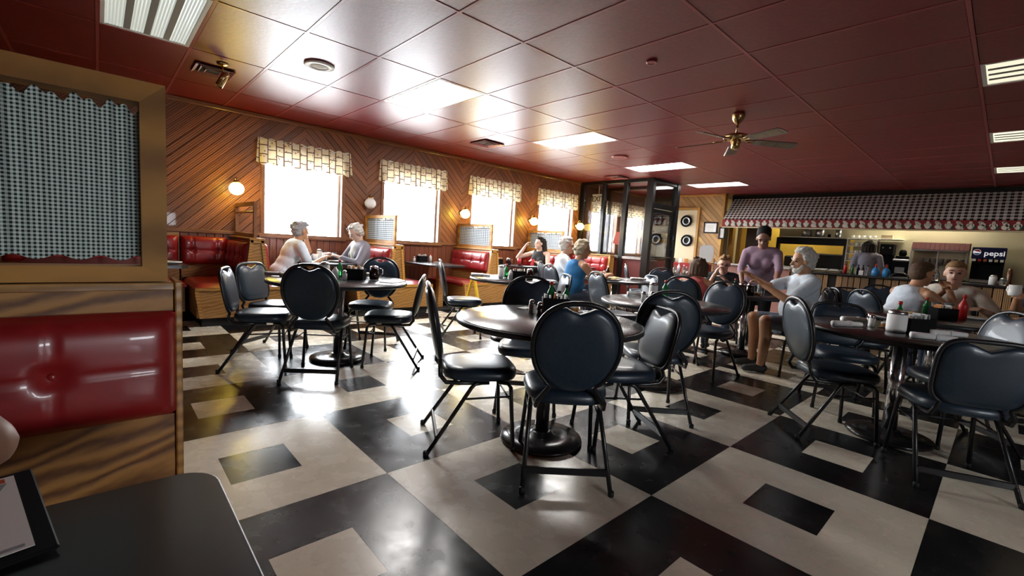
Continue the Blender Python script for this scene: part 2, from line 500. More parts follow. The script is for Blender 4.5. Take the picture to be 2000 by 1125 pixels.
ins_me = {k: im.mesh('inset_tile', MT[k]) for k in ('tile_w', 'tile_b')}
rest = {'tile_w': MB(), 'tile_b': MB()}
for i in range(-3, 15):
    for j in range(-7, 6):
        x, y = OX+i*CELL, OY+j*CELL
        if x < XL-CELL*0.9 or x > FX+1.2 or y > WY: continue
        d = Vector((x+CELL/2, y+CELL/2, 0))-Vector((0, 0, H))
        z = d.dot(fwd); px = d.dot(rgt2)/max(z, 0.01)*f_px; py = -d.dot(upv2)/max(z, 0.01)*f_px
        a, b = ('tile_w', 'tile_b') if (i+j) % 2 else ('tile_b', 'tile_w')
        if z > 0.3 and abs(px) < 1150+260/z and py < 720+300/z:
            inst('floor_tile', ring_me[a], floor, (x, y, 0)); inst('inset_tile', ins_me[b], floor, (x, y, 0))
        else:
            ring_mb(rest[a], x, y); inset_mb(rest[b], x, y)
for k in rest:
    tag(rest[k].build('outlying_floor_tiles', k, floor), kind='stuff')

# ---- ceiling: suspended red tiles in a metal grid
DU, DV = 0.615, 1.207; CX0, CY0 = 1.262, 2.752
ceiling = struct('ceiling', MB().box(XL, KX, YR, WY+0.15, CZ+0.03, CZ+0.15), 'ceil_top')
LIGHTS = {}
for k in (-2, 2, 6, 10, 14): LIGHTS[(k, 1)] = 'front'
for k in (6, 10, 14): LIGHTS[(k, -3)] = 'back'
tm = MB().bbox(0.012, DU-0.012, 0.012, DV-0.012, CZ+0.002, CZ+0.014, 0.004)
tile_me = tm.mesh('ceiling_tile', MT['ceil'])
for i in range(-5, 22):
    for j in range(-6, 4):
        x, y = CX0+i*DU, CY0+j*DV
        if (i, j) in LIGHTS or x+DU < XL or y+DV < YR or x > KX: continue
        if j == 3:
            m2 = MB().bbox(0.012, DU-0.012, 0.012, WY-y-0.002, CZ+0.002, CZ+0.014, 0.004)
            inst('ceiling_tile', m2.mesh('ceiling_tile', MT['ceil']), ceiling, (x, y, 0))
        else:
            inst('ceiling_tile', tile_me, ceiling, (x, y, 0))
for i in range(-4, 22):
    x = CX0+i*DU
    if XL < x < KX:
        MB().box(x-0.0115, x+0.0115, YR, WY, CZ-0.001, CZ+0.012).build('grid_bar', 'ceil_bar', ceiling)
for j in range(-5, 4):
    y = CY0+j*DV
    MB().box(XL, KX, y-0.0115, y+0.0115, CZ-0.0015, CZ+0.0105).build('grid_bar', 'ceil_bar', ceiling)

# ---- window wall
wall = MB()
T0, T1 = WY, WY+0.15
xs = [XL]+[v for a in WIN for v in a]+[KX]
for k in range(0, len(xs), 2):
    wall.box(xs[k], xs[k+1], T0, T1, 0, CZ+0.03)
for a, b in WIN:
    wall.box(a, b, T0, T1, 0, WZ0); wall.box(a, b, T0, T1, WZ1, CZ+0.03)
wall_window = struct('wall_window', wall, 'plaster')
RZ = 1.045
BW = 0.085                        # board width
def boards(parent, segs, holes, zlo, zhi, mk, thick=0.012):
    for (a, b, sgn) in segs:
        rects = []
        cuts = sorted({a, b}|{max(a, min(b, h[0])) for h in holes}|{max(a, min(b, h[1])) for h in holes})
        for u, v in zip(cuts[:-1], cuts[1:]):
            if v-u < 0.004: continue
            hh = [h for h in holes if h[0] <= u+1e-6 and h[1] >= v-1e-6]
            rects.append((u, v, hh[0][2] if hh else zlo, zhi))
        sp = BW*math.sqrt(2)
        k0 = int(math.floor((a-(zhi-zlo)-0.2)/sp)) if sgn > 0 else int(math.floor(a/sp))-1
        for k in range(k0, k0+int(((b-a)+(zhi-zlo)+0.6)/sp)+3):
            c0, c1 = k*sp+0.005, (k+1)*sp-0.005
            if sgn > 0: strip = [(c0, zlo), (c1, zlo), (c1+(zhi-zlo), zhi), (c0+(zhi-zlo), zhi)]
            else: strip = [(c0, zlo), (c1, zlo), (c1-(zhi-zlo), zhi), (c0-(zhi-zlo), zhi)]
            for (u, v, z0, z1) in rects:
                p = clip(clip(clip(clip(strip, -1, 0, -u), 1, 0, v), 0, -1, -z0), 0, 1, z1)
                if area(p) > 0.0006: mk(p, sgn)
def mk_w(p, sgn):
    MB().prism(p, WY-0.012, WY+0.002, 'y').build('plank', 'plank_a' if sgn > 0 else 'plank_b', wall_window)
mid = lambda i: (WIN[i][0]+WIN[i][1])/2
seg = [(-0.9, mid(0), 1), (mid(0), 3.26, -1), (3.26, mid(1), 1), (mid(1), 5.17, -1), (5.17, mid(2), 1), (mid(2), 7.02, -1), (7.02, mid(3), 1), (mid(3), 8.66, -1)]
boards(wall_window, seg, [(a-0.05, b+0.05, WZ1+0.05) for a, b in WIN[:4]], RZ+0.03, CZ-0.05, mk_w)
n = int((8.66-0.3)/0.095)
vb = MB().bbox(0.002, 0.093, WY-0.01, WY+0.002, 0.1, RZ, 0.004).mesh('wainscot_board', MT['plank_v'])
for k in range(n):
    inst('wainscot_board', vb, wall_window, (0.3+k*0.095, 0, 0))
MB().bbox(XL, 8.66, WY-0.035, WY+0.002, RZ, RZ+0.045, 0.006).build('dado_rail', 'trim', wall_window)
MB().bbox(XL, FX, WY-0.03, WY+0.002, CZ-0.055, CZ-0.001, 0.006).build('cornice', 'trim', wall_window)
MB().box(XL, 8.66, WY-0.014, WY+0.002, 0.0, 0.1).build('skirting', 'blackmat', wall_window)
for n_, (a, b) in enumerate(WIN):
    w_ = thing('window_%d' % (n_+1), None, None)
    w_['kind'] = 'structure'
    fm = MB()
    fw = 0.05
    fm.bbox(a-fw, a+0.004, WY-0.03, WY+0.1, WZ0-0.01, WZ1+fw); fm.bbox(b-0.004, b+fw, WY-0.03, WY+0.1, WZ0-0.01, WZ1+fw)
    fm.bbox(a-fw, b+fw, WY-0.031, WY+0.1, WZ1-0.004, WZ1+fw)
    fm.build('window_frame', 'trim', w_)
    MB().bbox(a-fw-0.02, b+fw+0.02, WY-0.06, WY+0.12, WZ0-0.035, WZ0, 0.006).build('window_sill', 'trim', w_)
    sm_ = MB()
    sm_.box(a, a+0.03, WY+0.08, WY+0.12, WZ0, WZ1); sm_.box(b-0.03, b, WY+0.08, WY+0.12, WZ0, WZ1); sm_.box(a, b, WY+0.08, WY+0.12, WZ0, WZ0+0.03); sm_.box(a, b, WY+0.08, WY+0.12, WZ1-0.03, WZ1)
    sm_.build('sash', 'white', w_)
    MB().box(a+0.03, b-0.03, WY+0.097, WY+0.103, WZ0+0.03, WZ1-0.03).build('pane', 'glass', w_)
struct('ground_outside', MB().box(-40, 50, -55, 60, -0.4, -0.3), 'asphalt')

# ---- other walls
struct('wall_left', MB().box(XL-0.12, XL, YR, WY+0.15, 0, CZ+0.1), 'plaster')
wr = MB(); xs = [XL-0.12]+[v for a in FILL_WIN for v in a]+[KX+0.12]
for k in range(0, len(xs), 2): wr.box(xs[k], xs[k+1], YR-0.12, YR, 0, CZ+0.1)
for a, b in FILL_WIN: wr.box(a, b, YR-0.12, YR, 0, WZ0); wr.box(a, b, YR-0.12, YR, RW1, CZ+0.1)
struct('wall_right', wr, 'plaster')
for k, (a, b) in enumerate(FILL_WIN):
    w_ = thing('window_%d' % (k+8), None, None); w_['kind'] = 'structure'  # unseen window, added as fill for the foreground bench and frame
    fm = MB(); fm.bbox(a-0.05, a+0.004, YR-0.1, YR+0.03, WZ0, RW1); fm.bbox(b-0.004, b+0.05, YR-0.1, YR+0.03, WZ0, RW1); fm.bbox(a-0.05, b+0.05, YR-0.1, YR+0.031, RW1-0.004, RW1+0.05); fm.bbox(a-0.07, b+0.07, YR-0.1, YR+0.06, WZ0-0.035, WZ0)
    fm.build('window_frame', 'trim', w_)
    MB().box(a, b, YR-0.08, YR-0.074, WZ0, RW1).build('pane', 'glass', w_)
wall_far = struct('wall_far', MB().box(FX, FX+0.12, 4.98, WY, 0, CZ+0.03), 'plaster')
def mk_f(p, sgn):
    MB().prism(p, FX-0.012, FX+0.002, 'x').build('plank', 'plank_far', wall_far)
BW = 0.10
boards(wall_far, [(4.98, 6.35, 1)], [], 0.95, CZ-0.05, mk_f)
MB().bbox(FX-0.025, FX+0.002, 4.98, WY, CZ-0.055, CZ-0.001).build('cornice', 'oak_trim', wall_far)
MB().bbox(FX-0.02, FX+0.125, 4.94, 4.99, 0.0, CZ).build('corner_board', 'oak_trim', wall_far)
MB().box(FX-0.035, FX+0.002, 6.35, WY, 0.9, CZ-0.06).build('tan_panel', 'tan', wall_far)
struct('wall_kitchen', MB().box(KX, KX+0.12, YR, 6.4, 0, CZ+0.1), 'cream')
struct('wall_kitchen_side', MB().box(FX+0.12, 13.0, 5.32, 5.4, 0, CZ+0.03), 'cream')
struct('wall_kitchen_end', MB().box(13.0, KX, 6.3, 6.4, 0, CZ+0.03), 'yellow')

# tan door panel with its casing on the far wall
d = thing('door_1', None, None); d['kind'] = 'structure'
MB().bbox(FX-0.03, FX+0.002, 5.62, 6.33, 0.9, 2.32).build('door_leaf', 'tan', d)
mm = MB(); mm.bbox(FX-0.045, FX+0.002, 5.55, 5.62, 0.9, 2.39); mm.bbox(FX-0.045, FX+0.002, 5.621, 6.33, 2.32, 2.39)
mm.build('door_casing', 'oak_trim', d)

# ---- glazed entrance lobby
lob = thing('window_7', None, None); lob['kind'] = 'structure'
LX, LY, LX2 = 8.72, 5.30, 9.86
def mull(x0, x1, y0, y1, z0, z1):
    MB().bbox(x0, x1, y0, y1, z0, z1, 0.005).build('mullion', 'alum', lob)
for y0, y1 in ((7.08, 7.19), (6.46, 6.55), (5.86, 5.97), (5.22, 5.38)):
    mull(LX-0.05, LX+0.05, y0, y1, 0.0, CZ-0.001)
for y0, y1 in ((6.551, 7.079), (5.971, 6.459), (5.381, 5.859)):
    mull(LX-0.045, LX+0.045, y0, y1, CZ-0.075, CZ-0.002)
    MB().bbox(LX-0.05, LX+0.05, y0, y1, 0.97, 1.03, 0.005).build('transom_bar', 'steel', lob)
    MB().box(LX-0.01, LX+0.01, y0, y1, 0.12, 0.97).build('lower_panel', 'maroon', lob)
    MB().box(LX-0.004, LX+0.004, y0, y1, 1.03, CZ-0.075).build('pane', 'glass', lob)
    mull(LX-0.045, LX+0.045, y0, y1, 0.0, 0.12)
mull(LX2-0.13, LX2, LY-0.06, LY+0.06, 0, CZ-0.001)
mull(LX+0.051, LX2-0.131, LY-0.045, LY+0.045, CZ-0.075, CZ-0.002)
mull(LX+0.051, LX2-0.131, LY-0.045, LY+0.045, 2.10, 2.22)
MB().box(LX+0.051, LX2-0.131, LY-0.004, LY+0.004, 2.22, CZ-0.075).build('pane', 'glass', lob)
mull(LX2-0.12, LX2-0.02, 7.08, 7.19, 0, CZ-0.001)
for z0, z1 in ((0, 0.12), (CZ-0.075, CZ-0.002), (0.97, 1.03)):
    mull(LX2-0.11, LX2-0.03, LY+0.061, 7.079, z0, z1)
MB().box(LX2-0.074, LX2-0.066, LY+0.061, 7.079, 1.03, CZ-0.075).build('pane', 'glass', lob)
dr = thing('door_2', None, None); dr['kind'] = 'structure'
ms = MB(); ms.bbox(LX+0.06, LX+0.15, LY-0.025, LY+0.025, 0.01, 2.09); ms.bbox(LX2-0.24, LX2-0.14, LY-0.025, LY+0.025, 0.01, 2.09)
ms.bbox(LX+0.15, LX2-0.24, LY-0.025, LY+0.025, 2.0, 2.09); ms.bbox(LX+0.15, LX2-0.24, LY-0.025, LY+0.025, 0.01, 0.22)
ms.build('door_frame', 'alum', dr)
MB().box(LX+0.15, LX2-0.24, LY-0.004, LY+0.004, 0.22, 2.0).build('pane', 'glass', dr)
MB().tube([(LX+0.12, LY-0.07, 1.05), (LX2-0.2, LY-0.07, 1.05)], 0.014).build('push_bar', 'alum', dr)
MB().tube([(LX2-0.19, LY-0.03, 1.25), (LX2-0.19, LY-0.09, 1.25), (LX2-0.19, LY-0.09, 1.55), (LX2-0.19, LY-0.03, 1.55)], 0.012).build('pull_handle', 'black_metal', dr)

# exit sign hanging behind the glass
ex = thing('exit_sign', 'white box sign reading EXIT behind the lobby glass', 'sign', (8.84, 6.76, 2.33))
MB().bbox(-0.03, 0.03, -0.17, 0.17, -0.12, 0.12).build('sign_box', 'white', ex)
inst('lettering', text_mesh('EXIT', 0.17, MT['print_black'], 0.001, 0.003), ex, (-0.032, 0, 0), (PI/2, 0, -PI/2))
MB().tube([(0, 0, 0.12), (0, 0, CZ-2.33-0.001)], 0.012).build('hanger', 'steel', ex)
pn = MB().box(-0.003, 0.003, -0.09, 0.09, -0.14, 0.14).build('paper_notice', pm('notice_red', (0.62, 0.16, 0.13), 0.8), None, (LX+0.012, 6.05, 1.42))
pn.rotation_euler = (R_(14), 0, 0)
tag(pn, 'small tilted red notice stuck on the lobby glass', 'notice')

# ================================================================== BOOTHS
def cushion(w, h, t, nx, nz, depth=0.024, res=14, pinch_rows=None):
    """upright tufted pad in local x-z, front towards -y; returns mesh builder, button spots"""
    rows = pinch_rows or [(k+1)/(nz+1) for k in range(nz)]
    bts = [((k+0.5)/nx*w-w/2, r*h) for r in rows for k in range(nx)] if nx else []
    NX, NZ = max(8, int(res*max(1, nx))), max(10, int(res*(nz+1)*0.8))
    NX = min(NX, 90)
    def front(u, v):
        x, z = (u-0.5)*w, v*h
        e = min(u, 1-u)*w; g = min(v, 1-v)*h
        edge = (1-math.exp(-e/0.018))*(1-math.exp(-g/0.018))
        dd = 0
        for bx, bz in bts:
            dx, dz = x-bx, z-bz
            r = math.hypot(dx, dz)
            dd = max(dd, depth*1.5*math.exp(-(r/0.03)**2), depth*0.55*math.exp(-(dx/0.010)**2)*(1 if True else 0), depth*0.45*math.exp(-(dz/0.012)**2))
        return -(t*edge)+dd*edge
    vs = []; fs = []
    for j in range(NZ+1):
        for i in range(NX+1):
            u, v = i/NX, j/NZ
            vs.append(((u-0.5)*w, front(u, v), v*h))
    n = NX+1
    for j in range(NZ):
        for i in range(NX):
            fs.append((j*n+i, j*n+i+1, (j+1)*n+i+1, (j+1)*n+i))
    mb = MB().add(vs, fs, True)
    b0 = len(vs)
    bd = [j*n for j in range(NZ+1)]+[NZ*n+i for i in range(1, NX+1)]+[j*n+NX for j in range(NZ-1, -1, -1)]+[i for i in range(NX-1, 0, -1)]
    m = len(bd)
    mb.add([(vs[k][0], 0.012, vs[k][2]) for k in bd], [tuple(range(m))], False)
    for q in range(m):
        mb.f.append((bd[q], bd[(q+1) % m], b0+(q+1) % m, b0+q)); mb.sm.append(False)
    return mb, [(bx, -t+depth*1.2, bz) for bx, bz in bts]
def seat_pad(w, d, t):
    mb = MB(); NX, NY = 16, 10; vs = []; fs = []
    for j in range(NY+1):
        for i in range(NX+1):
            u, v = i/NX, j/NY
            e = min(u, 1-u)*w; g = min(v, 1-v)*d
            vs.append(((u-0.5)*w, (v-0.5)*d, t*(1-math.exp(-e/0.025))*(1-math.exp(-g/0.025))))
    n = NX+1
    for j in range(NY):
        for i in range(NX): fs.append((j*n+i, j*n+i+1, (j+1)*n+i+1, (j+1)*n+i))
    mb.add(vs, fs, True); mb.box(-w/2, w/2, -d/2, d/2, -0.03, 0.0)
    return mb
btn_me = MB().ell((0, 0, 0), (0.012, 0.007, 0.012), 10, 6).mesh('button', MT['red'])
BY0, BY1 = 6.05, 7.185
def half_profile(s, st=0.0):
    return [(s*0.57, 0.10), (s*0.615, 0.42), (s*0.135, 0.42), (s*0.07, 1.01)]
def booth(x0, left, right, label, nb=4):
    t = thing('booth_bench', label, 'bench', (x0, 0, 0), 0, 'red booth benches along the windows')
    L_ = BY1-BY0
    poly = []
    if right: poly += [(0.57, 0.10), (0.615, 0.42), (0.135, 0.42), (0.07, 1.01)]
    else: poly += [(0.07, 0.10), (0.07, 1.01)]
    if left: poly += [(-0.07, 1.01), (-0.135, 0.42), (-0.615, 0.42), (-0.57, 0.10)]
    else: poly += [(-0.07, 1.01), (-0.07, 0.10)]
    MB().prism(poly, BY0, BY0+0.03, 'y').build('end_panel', 'oak_plain', t)
    # trim strips round the end panel
    tr = MB()
    for a, b in zip(poly, poly[1:]+poly[:1]):
        va, vb_ = Vector((a[0], 0, a[1])), Vector((b[0], 0, b[1]))
        dd = (vb_-va); ln = dd.length
        if ln < 0.02 or (abs(a[1]-0.10) < 1e-6 and abs(b[1]-0.10) < 1e-6): continue
        dd.normalize(); nn = Vector((-dd.z, 0, dd.x))
        cx = Vector((0, 0, 0.5))
        if (cx-(va+vb_)/2).dot(nn) < 0: nn = -nn
        q = [va, vb_, vb_+nn*0.03, va+nn*0.03]
        tr.prism([(p.x, p.z) for p in q], BY0-0.012, BY0+0.001, 'y')
        tr.prism([(p.x, p.z) for p in (va-nn*0.006, vb_-nn*0.006, vb_, va)], BY0-0.014, BY0+0.04, 'y')
    tr.build('end_trim', 'oak_trim', t)
    core = MB().prism([(0.07, 0.1), (0.06, 1.0), (-0.06, 1.0), (-0.07, 0.1)], BY0+0.031, BY1, 'y')
    core.build('back_core', 'oak_plain', t)
    MB().bbox(-0.085, 0.085, BY0-0.015, BY1, 1.011, 1.035).build('cap_rail', 'oak_trim', t)
    for s, on in ((1, right), (-1, left)):
        if not on: continue
        tilt = math.atan2(0.065, 0.59)
        mb, bt = cushion(L_-0.06, 0.34, 0.055, nb, 1)
        M_ = Matrix.Translation((s*0.118, (BY0+BY1)/2+0.015, 0.64)) @ Matrix.Rotation(s*PI/2, 4, 'Z') @ Matrix.Rotation(-tilt, 4, 'X')
        c = mb.build('back_cushion', 'red', t); c.matrix_local = M_
        for p in bt: inst('button', btn_me, c, p)
        sp = seat_pad(0.47, L_-0.05, 0.05).build('seat_cushion', 'red', t, (s*0.375, (BY0+BY1)/2+0.02, 0.43))
        MB().bbox(*((0.13, 0.6) if s > 0 else (-0.6, -0.13)), BY0+0.031, BY1, 0.1, 0.398).build('seat_box', 'oak_plain', t)
    if x0 < 2:
        mb, bt = cushion(0.50, 0.36, 0.06, 2, 1)
        c = mb.build('wall_cushion', 'red', t, (-0.375, 7.11, 0.64))
        for p in bt: inst('button', btn_me, c, p)
        MB().box(-0.62, -0.13, 7.125, BY1, 0.47, 1.0).build('wall_panel', 'oak_plain', t)
    kx0, kx1 = (-0.55 if left else -0.07), (0.55 if right else 0.07)
    MB().box(kx0, kx1, BY0+0.03, BY1, 0.0, 0.1).build('toe_kick', 'blackmat', t)
    return t
def curtain_mb(w, z0, z1, amp, waves, ruffle=0.03, seed=1, nz=14):
    rnd = random.Random(seed)
    NX = int(waves*7); vs = []; fs = []
    ph = [rnd.uniform(-0.8, 0.8) for _ in range(NX+1)]
    for j in range(nz+1):
        v = j/nz
        for i in range(NX+1):
            u = i/NX
            x = (u-0.5)*w
            a = amp*(0.55+0.45*math.sin(u*17+seed))
            y = a*math.sin(u*waves*2*PI+0.6*math.sin(u*9+seed))
            z = z0+(z1-z0)*v
            pin = math.exp(-((v-0.90)/0.025)**2)+math.exp(-((v-0.08)/0.025)**2)
            y *= 1-0.75*min(1, pin)
            if v > 0.93: y *= 1.7; z += ruffle*(0.35*math.sin(u*waves*0.9*PI+seed)+0.3*math.sin(u*waves*1.7*PI+2.1*math.sin(u*13)))*((v-0.93)/0.07)
            if v < 0.05: z += ruffle*0.25*math.sin(u*waves*0.8*PI)
            vs.append((x, y, z))
    n = NX+1
    for j in range(nz):
        for i in range(NX): fs.append((j*n+i, j*n+i+1, (j+1)*n+i+1, (j+1)*n+i))
    return MB().add(vs, fs, True)
def mitred_frame(t, w, z0, z1, fw, th, mat_):
    """four mitred members in local x-z"""
    a, b = -w/2, w/2
    for nm, q in (('stile', [(a, z0), (a+fw, z0+fw), (a+fw, z1-fw), (a, z1)]), ('stile', [(b, z0), (b, z1), (b-fw, z1-fw), (b-fw, z0+fw)]),
                  ('rail', [(a, z1), (a+fw, z1-fw), (b-fw, z1-fw), (b, z1)]), ('rail', [(a, z0), (b, z0), (b-fw, z0+fw), (a+fw, z0+fw)])):
        cxm, czm = sum(p[0] for p in q)/4, sum(p[1] for p in q)/4
        q = [(p[0]+(cxm-p[0])*0.003, p[1]+(czm-p[1])*0.003) for p in q]
        MB().prism(q, -th/2, th/2, 'y').build(nm, mat_, t)
def partition(x0, label, curtain, seed=1):
    t = thing('booth_partition', label, 'partition', (x0, (6.13+7.17)/2, 0), PI/2, 'framed partitions on the booth backs')
    mitred_frame(t, 1.03, 1.036, 1.47, 0.05, 0.035, 'trim' if not curtain else 'frame')
    if curtain:
        MB().tube([(-0.47, 0, 1.395), (0.47, 0, 1.395)], 0.005, 6).build('curtain_rod', 'brass', t)
        MB.build(curtain_mb(0.92, 1.092, 1.418, 0.008, 13, 0.012, seed), 'curtain', 'gingham_w', t)
    else:
        MB().bbox(-0.465, 0.465, -0.012, 0.012, 1.335, 1.36).build('cross_rail', 'trim', t)
booth(1.40, True, True, 'double red booth bench between the dark corner and the first bright window', 4)
booth(3.25, True, True, 'double red booth bench behind the woman in the grey cardigan')
booth(5.10, True, True, 'double red tufted booth bench left of the woman in black')
booth(6.98, True, True, 'double red booth bench right behind the woman in black')
booth(8.56, True, False, 'red tufted booth bench backed against the lobby glass')
partition(1.40, 'open wooden frame without curtain on the first booth back', False)
partition(3.25, 'wooden frame with checked curtain behind the grey-haired woman', True, 3)
partition(5.10, 'wooden frame with checked curtain under the third window', True, 5)
partition(6.98, 'wooden frame with checked curtain behind the woman in black', True, 8)

def round_end_table(x0, y0, y1, w, label, leg_mat='oak_plain', name='booth_table'):
    t = thing(name, label, 'table', (x0, 0, 0), 0)
    pts = [(-w/2, y1), (-w/2, y0+0.16)]
    for k in range(1, 9):
        a = PI+PI*k/9
        pts.append((w/2*math.cos(a), y0+0.16+0.16*math.sin(a)))
    pts += [(w/2, y0+0.16), (w/2, y1)]
    MB().prism(pts, 0.715, 0.742, 'z').build('tabletop', 'laminate', t)
    ys = y0+0.34
    MB().bbox(-0.05, 0.05, ys-0.05, ys+0.05, 0.03, 0.714).build('leg', leg_mat, t)
    MB().bbox(-0.2, 0.2, ys-0.2, ys+0.2, 0.0, 0.03).build('foot_plate', 'blackmat', t)
    MB().bbox(-w/2+0.02, w/2-0.02, y1-0.05, y1, 0.66, 0.714).build('wall_cleat', leg_mat, t)
    return t
round_end_table(2.33, 6.02, 7.16, 0.72, 'dark booth table between the man in white and the grey-haired woman')
round_end_table(4.18, 5.98, 7.16, 0.74, 'empty dark booth table under the second window')
round_end_table(6.04, 6.02, 7.16, 0.72, 'dark booth table with two red tumblers')
round_end_table(7.77, 6.02, 7.16, 0.72, 'dark booth table beside the lobby glass')

# corner booth: bench along the wall and the table in front of it
cb = thing('corner_bench', 'red corner bench along the wall under the lit globe lamp', 'bench', (0.2, 6.9, 0))
mb, bt = cushion(1.50, 0.36, 0.06, 5, 1)
c = mb.build('back_cushion', 'red', cb, (-0.20, 0.21, 0.64))
for p in bt: inst('button', btn_me, c, p)
MB().box(-1.0, 0.56, 0.225, 0.285, 0.40, 1.04).build('back_panel', 'oak_plain', cb)
seat_pad(1.55, 0.5, 0.05).build('seat_cushion', 'red', cb, (-0.2, -0.06, 0.43))
MB().bbox(-0.97, 0.56, -0.3, 0.22, 0.1, 0.398).build('seat_box', 'oak_plain', cb)
MB().box(-0.95, 0.54, -0.24, 0.22, 0.0, 0.1).build('toe_kick', 'blackmat', cb)
ct = thing('booth_table', 'dark corner booth table half hidden by the foreground partition', 'table', (0.1, 6.0, 0))
MB().prism([(-0.6, -0.55), (0.5, -0.55), (0.56, -0.49), (0.56, 0.45), (0.5, 0.5), (-0.6, 0.5)], 0.715, 0.742).build('tabletop', 'laminate', ct)
MB().lathe([(0.04, 0.03), (0.04, 0.714)], 16).build('column', 'black_metal', ct)
MB().lathe([(0.28, 0), (0.28, 0.02), (0.06, 0.035)], 24).build('base', 'base_disc', ct)

# ---- foreground booth: bench back, framed curtain, table
fb = thing('booth_bench', 'large foreground red booth bench with plywood back at left edge', 'bench', (0, 0, 0))
FX1 = 0.165
mb, bt = cushion(0.66*2, 0.285, 0.05, 0, 0)
def fg_cushion():
    w_, h_, t_ = 1.40, 0.285, 0.05
    xb = [-0.085-k*0.29 for k in range(5)]
    NX, NZ = 120, 30; vs = []; fs = []
    x1 = 0.150; x0 = x1-w_
    for j in range(NZ+1):
        for i in range(NX+1):
            x = x0+w_*i/NX; z = h_*j/NZ
            e = min(x-x0, x1-x); g = min(z, h_-z)
            edge = (1-math.exp(-e/0.014))*(1-math.exp(-g/0.02))
            dd = 0.006*math.exp(-((z-0.145)/0.006)**2)
            for b in xb:
                dd = max(dd, 0.007*math.exp(-((x-b)/0.005)**2), 0.024*math.exp(-((x-b)**2+(z-0.145)**2)/0.028**2))
            vs.append((x, -t_*edge+dd*edge, z))
    n = NX+1
    for j in range(NZ):
        for i in range(NX): fs.append((j*n+i, j*n+i+1, (j+1)*n+i+1, (j+1)*n+i))
    m_ = MB().add(vs, fs, True); m_.box(x0, x1, 0, 0.012, 0, h_)
    return m_, [(b, -t_+0.020, 0.145) for b in xb]
mb, bt = fg_cushion()
c = mb.build('back_cushion', 'red', fb, (0, 1.495, 0.645))
bigbtn = MB().ell((0, 0, 0), (0.010, 0.007, 0.010), 12, 8).mesh('button', MT['red'])
for p in bt: inst('button', bigbtn, c, p)
MB().bbox(XL+0.01, FX1-0.017, 1.508, 1.60, 0.40, 1.005, 0.002).build('back_panel', 'oak', fb)
MB().bbox(FX1-0.016, FX1, 1.492, 1.62, 0.0, 1.008, 0.003).build('end_stile', 'oak_trim', fb)
MB().bbox(XL+0.01, FX1-0.0165, 1.50, 1.5075, 0.985, 1.005, 0.002).build('top_trim', 'oak_trim', fb)
seat_pad(1.45, 0.42, 0.05).build('seat_cushion', 'red', fb, (-0.58, 1.28, 0.42))
MB().bbox(XL+0.01, FX1-0.017, 1.09, 1.5, 0.02, 0.388).build('seat_box', 'oak', fb)
fp = thing('booth_partition', 'big wooden frame with fine checked curtain in the left foreground', 'partition', (-0.60, 1.545, 0), 0)
def fg_frame():
    a, b, z0, z1, fw = -0.7, 0.735, 1.0085, 1.51, 0.052
    for nm, q in (('stile', [(b, z0), (b, z1), (b-fw, z1-fw), (b-fw, z0+fw*0.75)]), ('rail', [(a, z1), (a, z1-fw), (b-fw, z1-fw), (b, z1)]), ('rail', [(a, z0), (b, z0), (b-fw, z0+fw*0.75), (a, z0+fw*0.75)])):
        q = [(p[0]*0.9995, p[1]) for p in q]
        MB().prism(q, -0.045, 0.025, 'y').build(nm, 'frame', fp)
fg_frame()
MB.build(curtain_mb(1.38, 1.065, 1.448, 0.010, 46, 0.022, 2, 30), 'curtain', 'gingham_s', fp)

ft = thing('booth_table', 'black foreground table with rounded corner at the bottom left', 'table', (0, 0, 0))
pts = [(-1.2, 0.18), (0.08, 0.18)]+[(0.08+0.06*math.sin(a), 0.24-0.06*math.cos(a)) for a in [k*PI/12 for k in range(7)]]+[(0.085+0.055*math.cos(a), 0.855+0.055*math.sin(a)) for a in [k*PI/16 for k in range(9)]]+[(-1.2, 0.91)]
MB().prism(pts, 0.708, 0.74).build('tabletop', 'laminate', ft)
MB().tube([(p[0]+(0.0015 if p[0] > -1 else 0), p[1]+0.0, 0.7365) for p in pts[1:]], 0.0022, 6).build('edge_strip', pm('edge_strip', (0.5, 0.5, 0.5), 0.4), ft)
MB().lathe([(0.04, 0.02), (0.04, 0.707)], 14, (-0.5, 0.55, 0)).build('column', 'black_metal', ft)
MB().lathe([(0.25, 0), (0.25, 0.02), (0.06, 0.03)], 20, (-0.5, 0.55, 0)).build('base', 'base_disc', ft)

# menu leaning on the foreground table
mn = thing('menu', 'plastic-cornered menu card lying on the black foreground table', 'menu', (-0.155, 0.85, 0.815), R_(10))
my = Vector((-0.042, 0.231, 0.0185)).normalized(); mz = Vector((0.99, -0.13, 0)).cross(my).normalized(); mx_ = my.cross(mz)
mM = Matrix((mx_, my, mz)).transposed().to_4x4(); mM.translation = Vector((-0.044, 0.772, 0.7475))-mx_*0.118+my*0.115
mn.matrix_world = mM
MB().bbox(-0.13, 0.118, -0.115, 0.115, -0.004, 0.002, 0.002).build('cover', 'black', mn)
MB().box(-0.125, 0.098, -0.098, 0.105, 0.0022, 0.003).build('page', 'paper', mn)
MB().box(-0.125, 0.088, 0.088, 0.1, 0.0031, 0.0034).build('colour_band', 'print_orange', mn)
MB().prism([(-0.1, 0.052), (0.078, 0.058), (0.09, 0.084), (-0.1, 0.084)], 0.0031, 0.0034).build('title_block', 'print_grey', mn)
inst('lettering', text_mesh('ETTIS', 0.034, MT['paper'], 0.0004, 0.001), mn, (0.025, 0.069, 0.0036), (0, 0, 0))
tl = MB()
for k in range(17):
    y = 0.045-k*0.0078
    ln = random.uniform(0.10, 0.19)
    tl.box(-0.115, -0.115+ln, y, y+0.0026, 0.0031, 0.0033)
tl.box(-0.115, 0.09, -0.093, -0.087, 0.0031, 0.0033)
tl.build('text_lines', 'print_grey', mn)

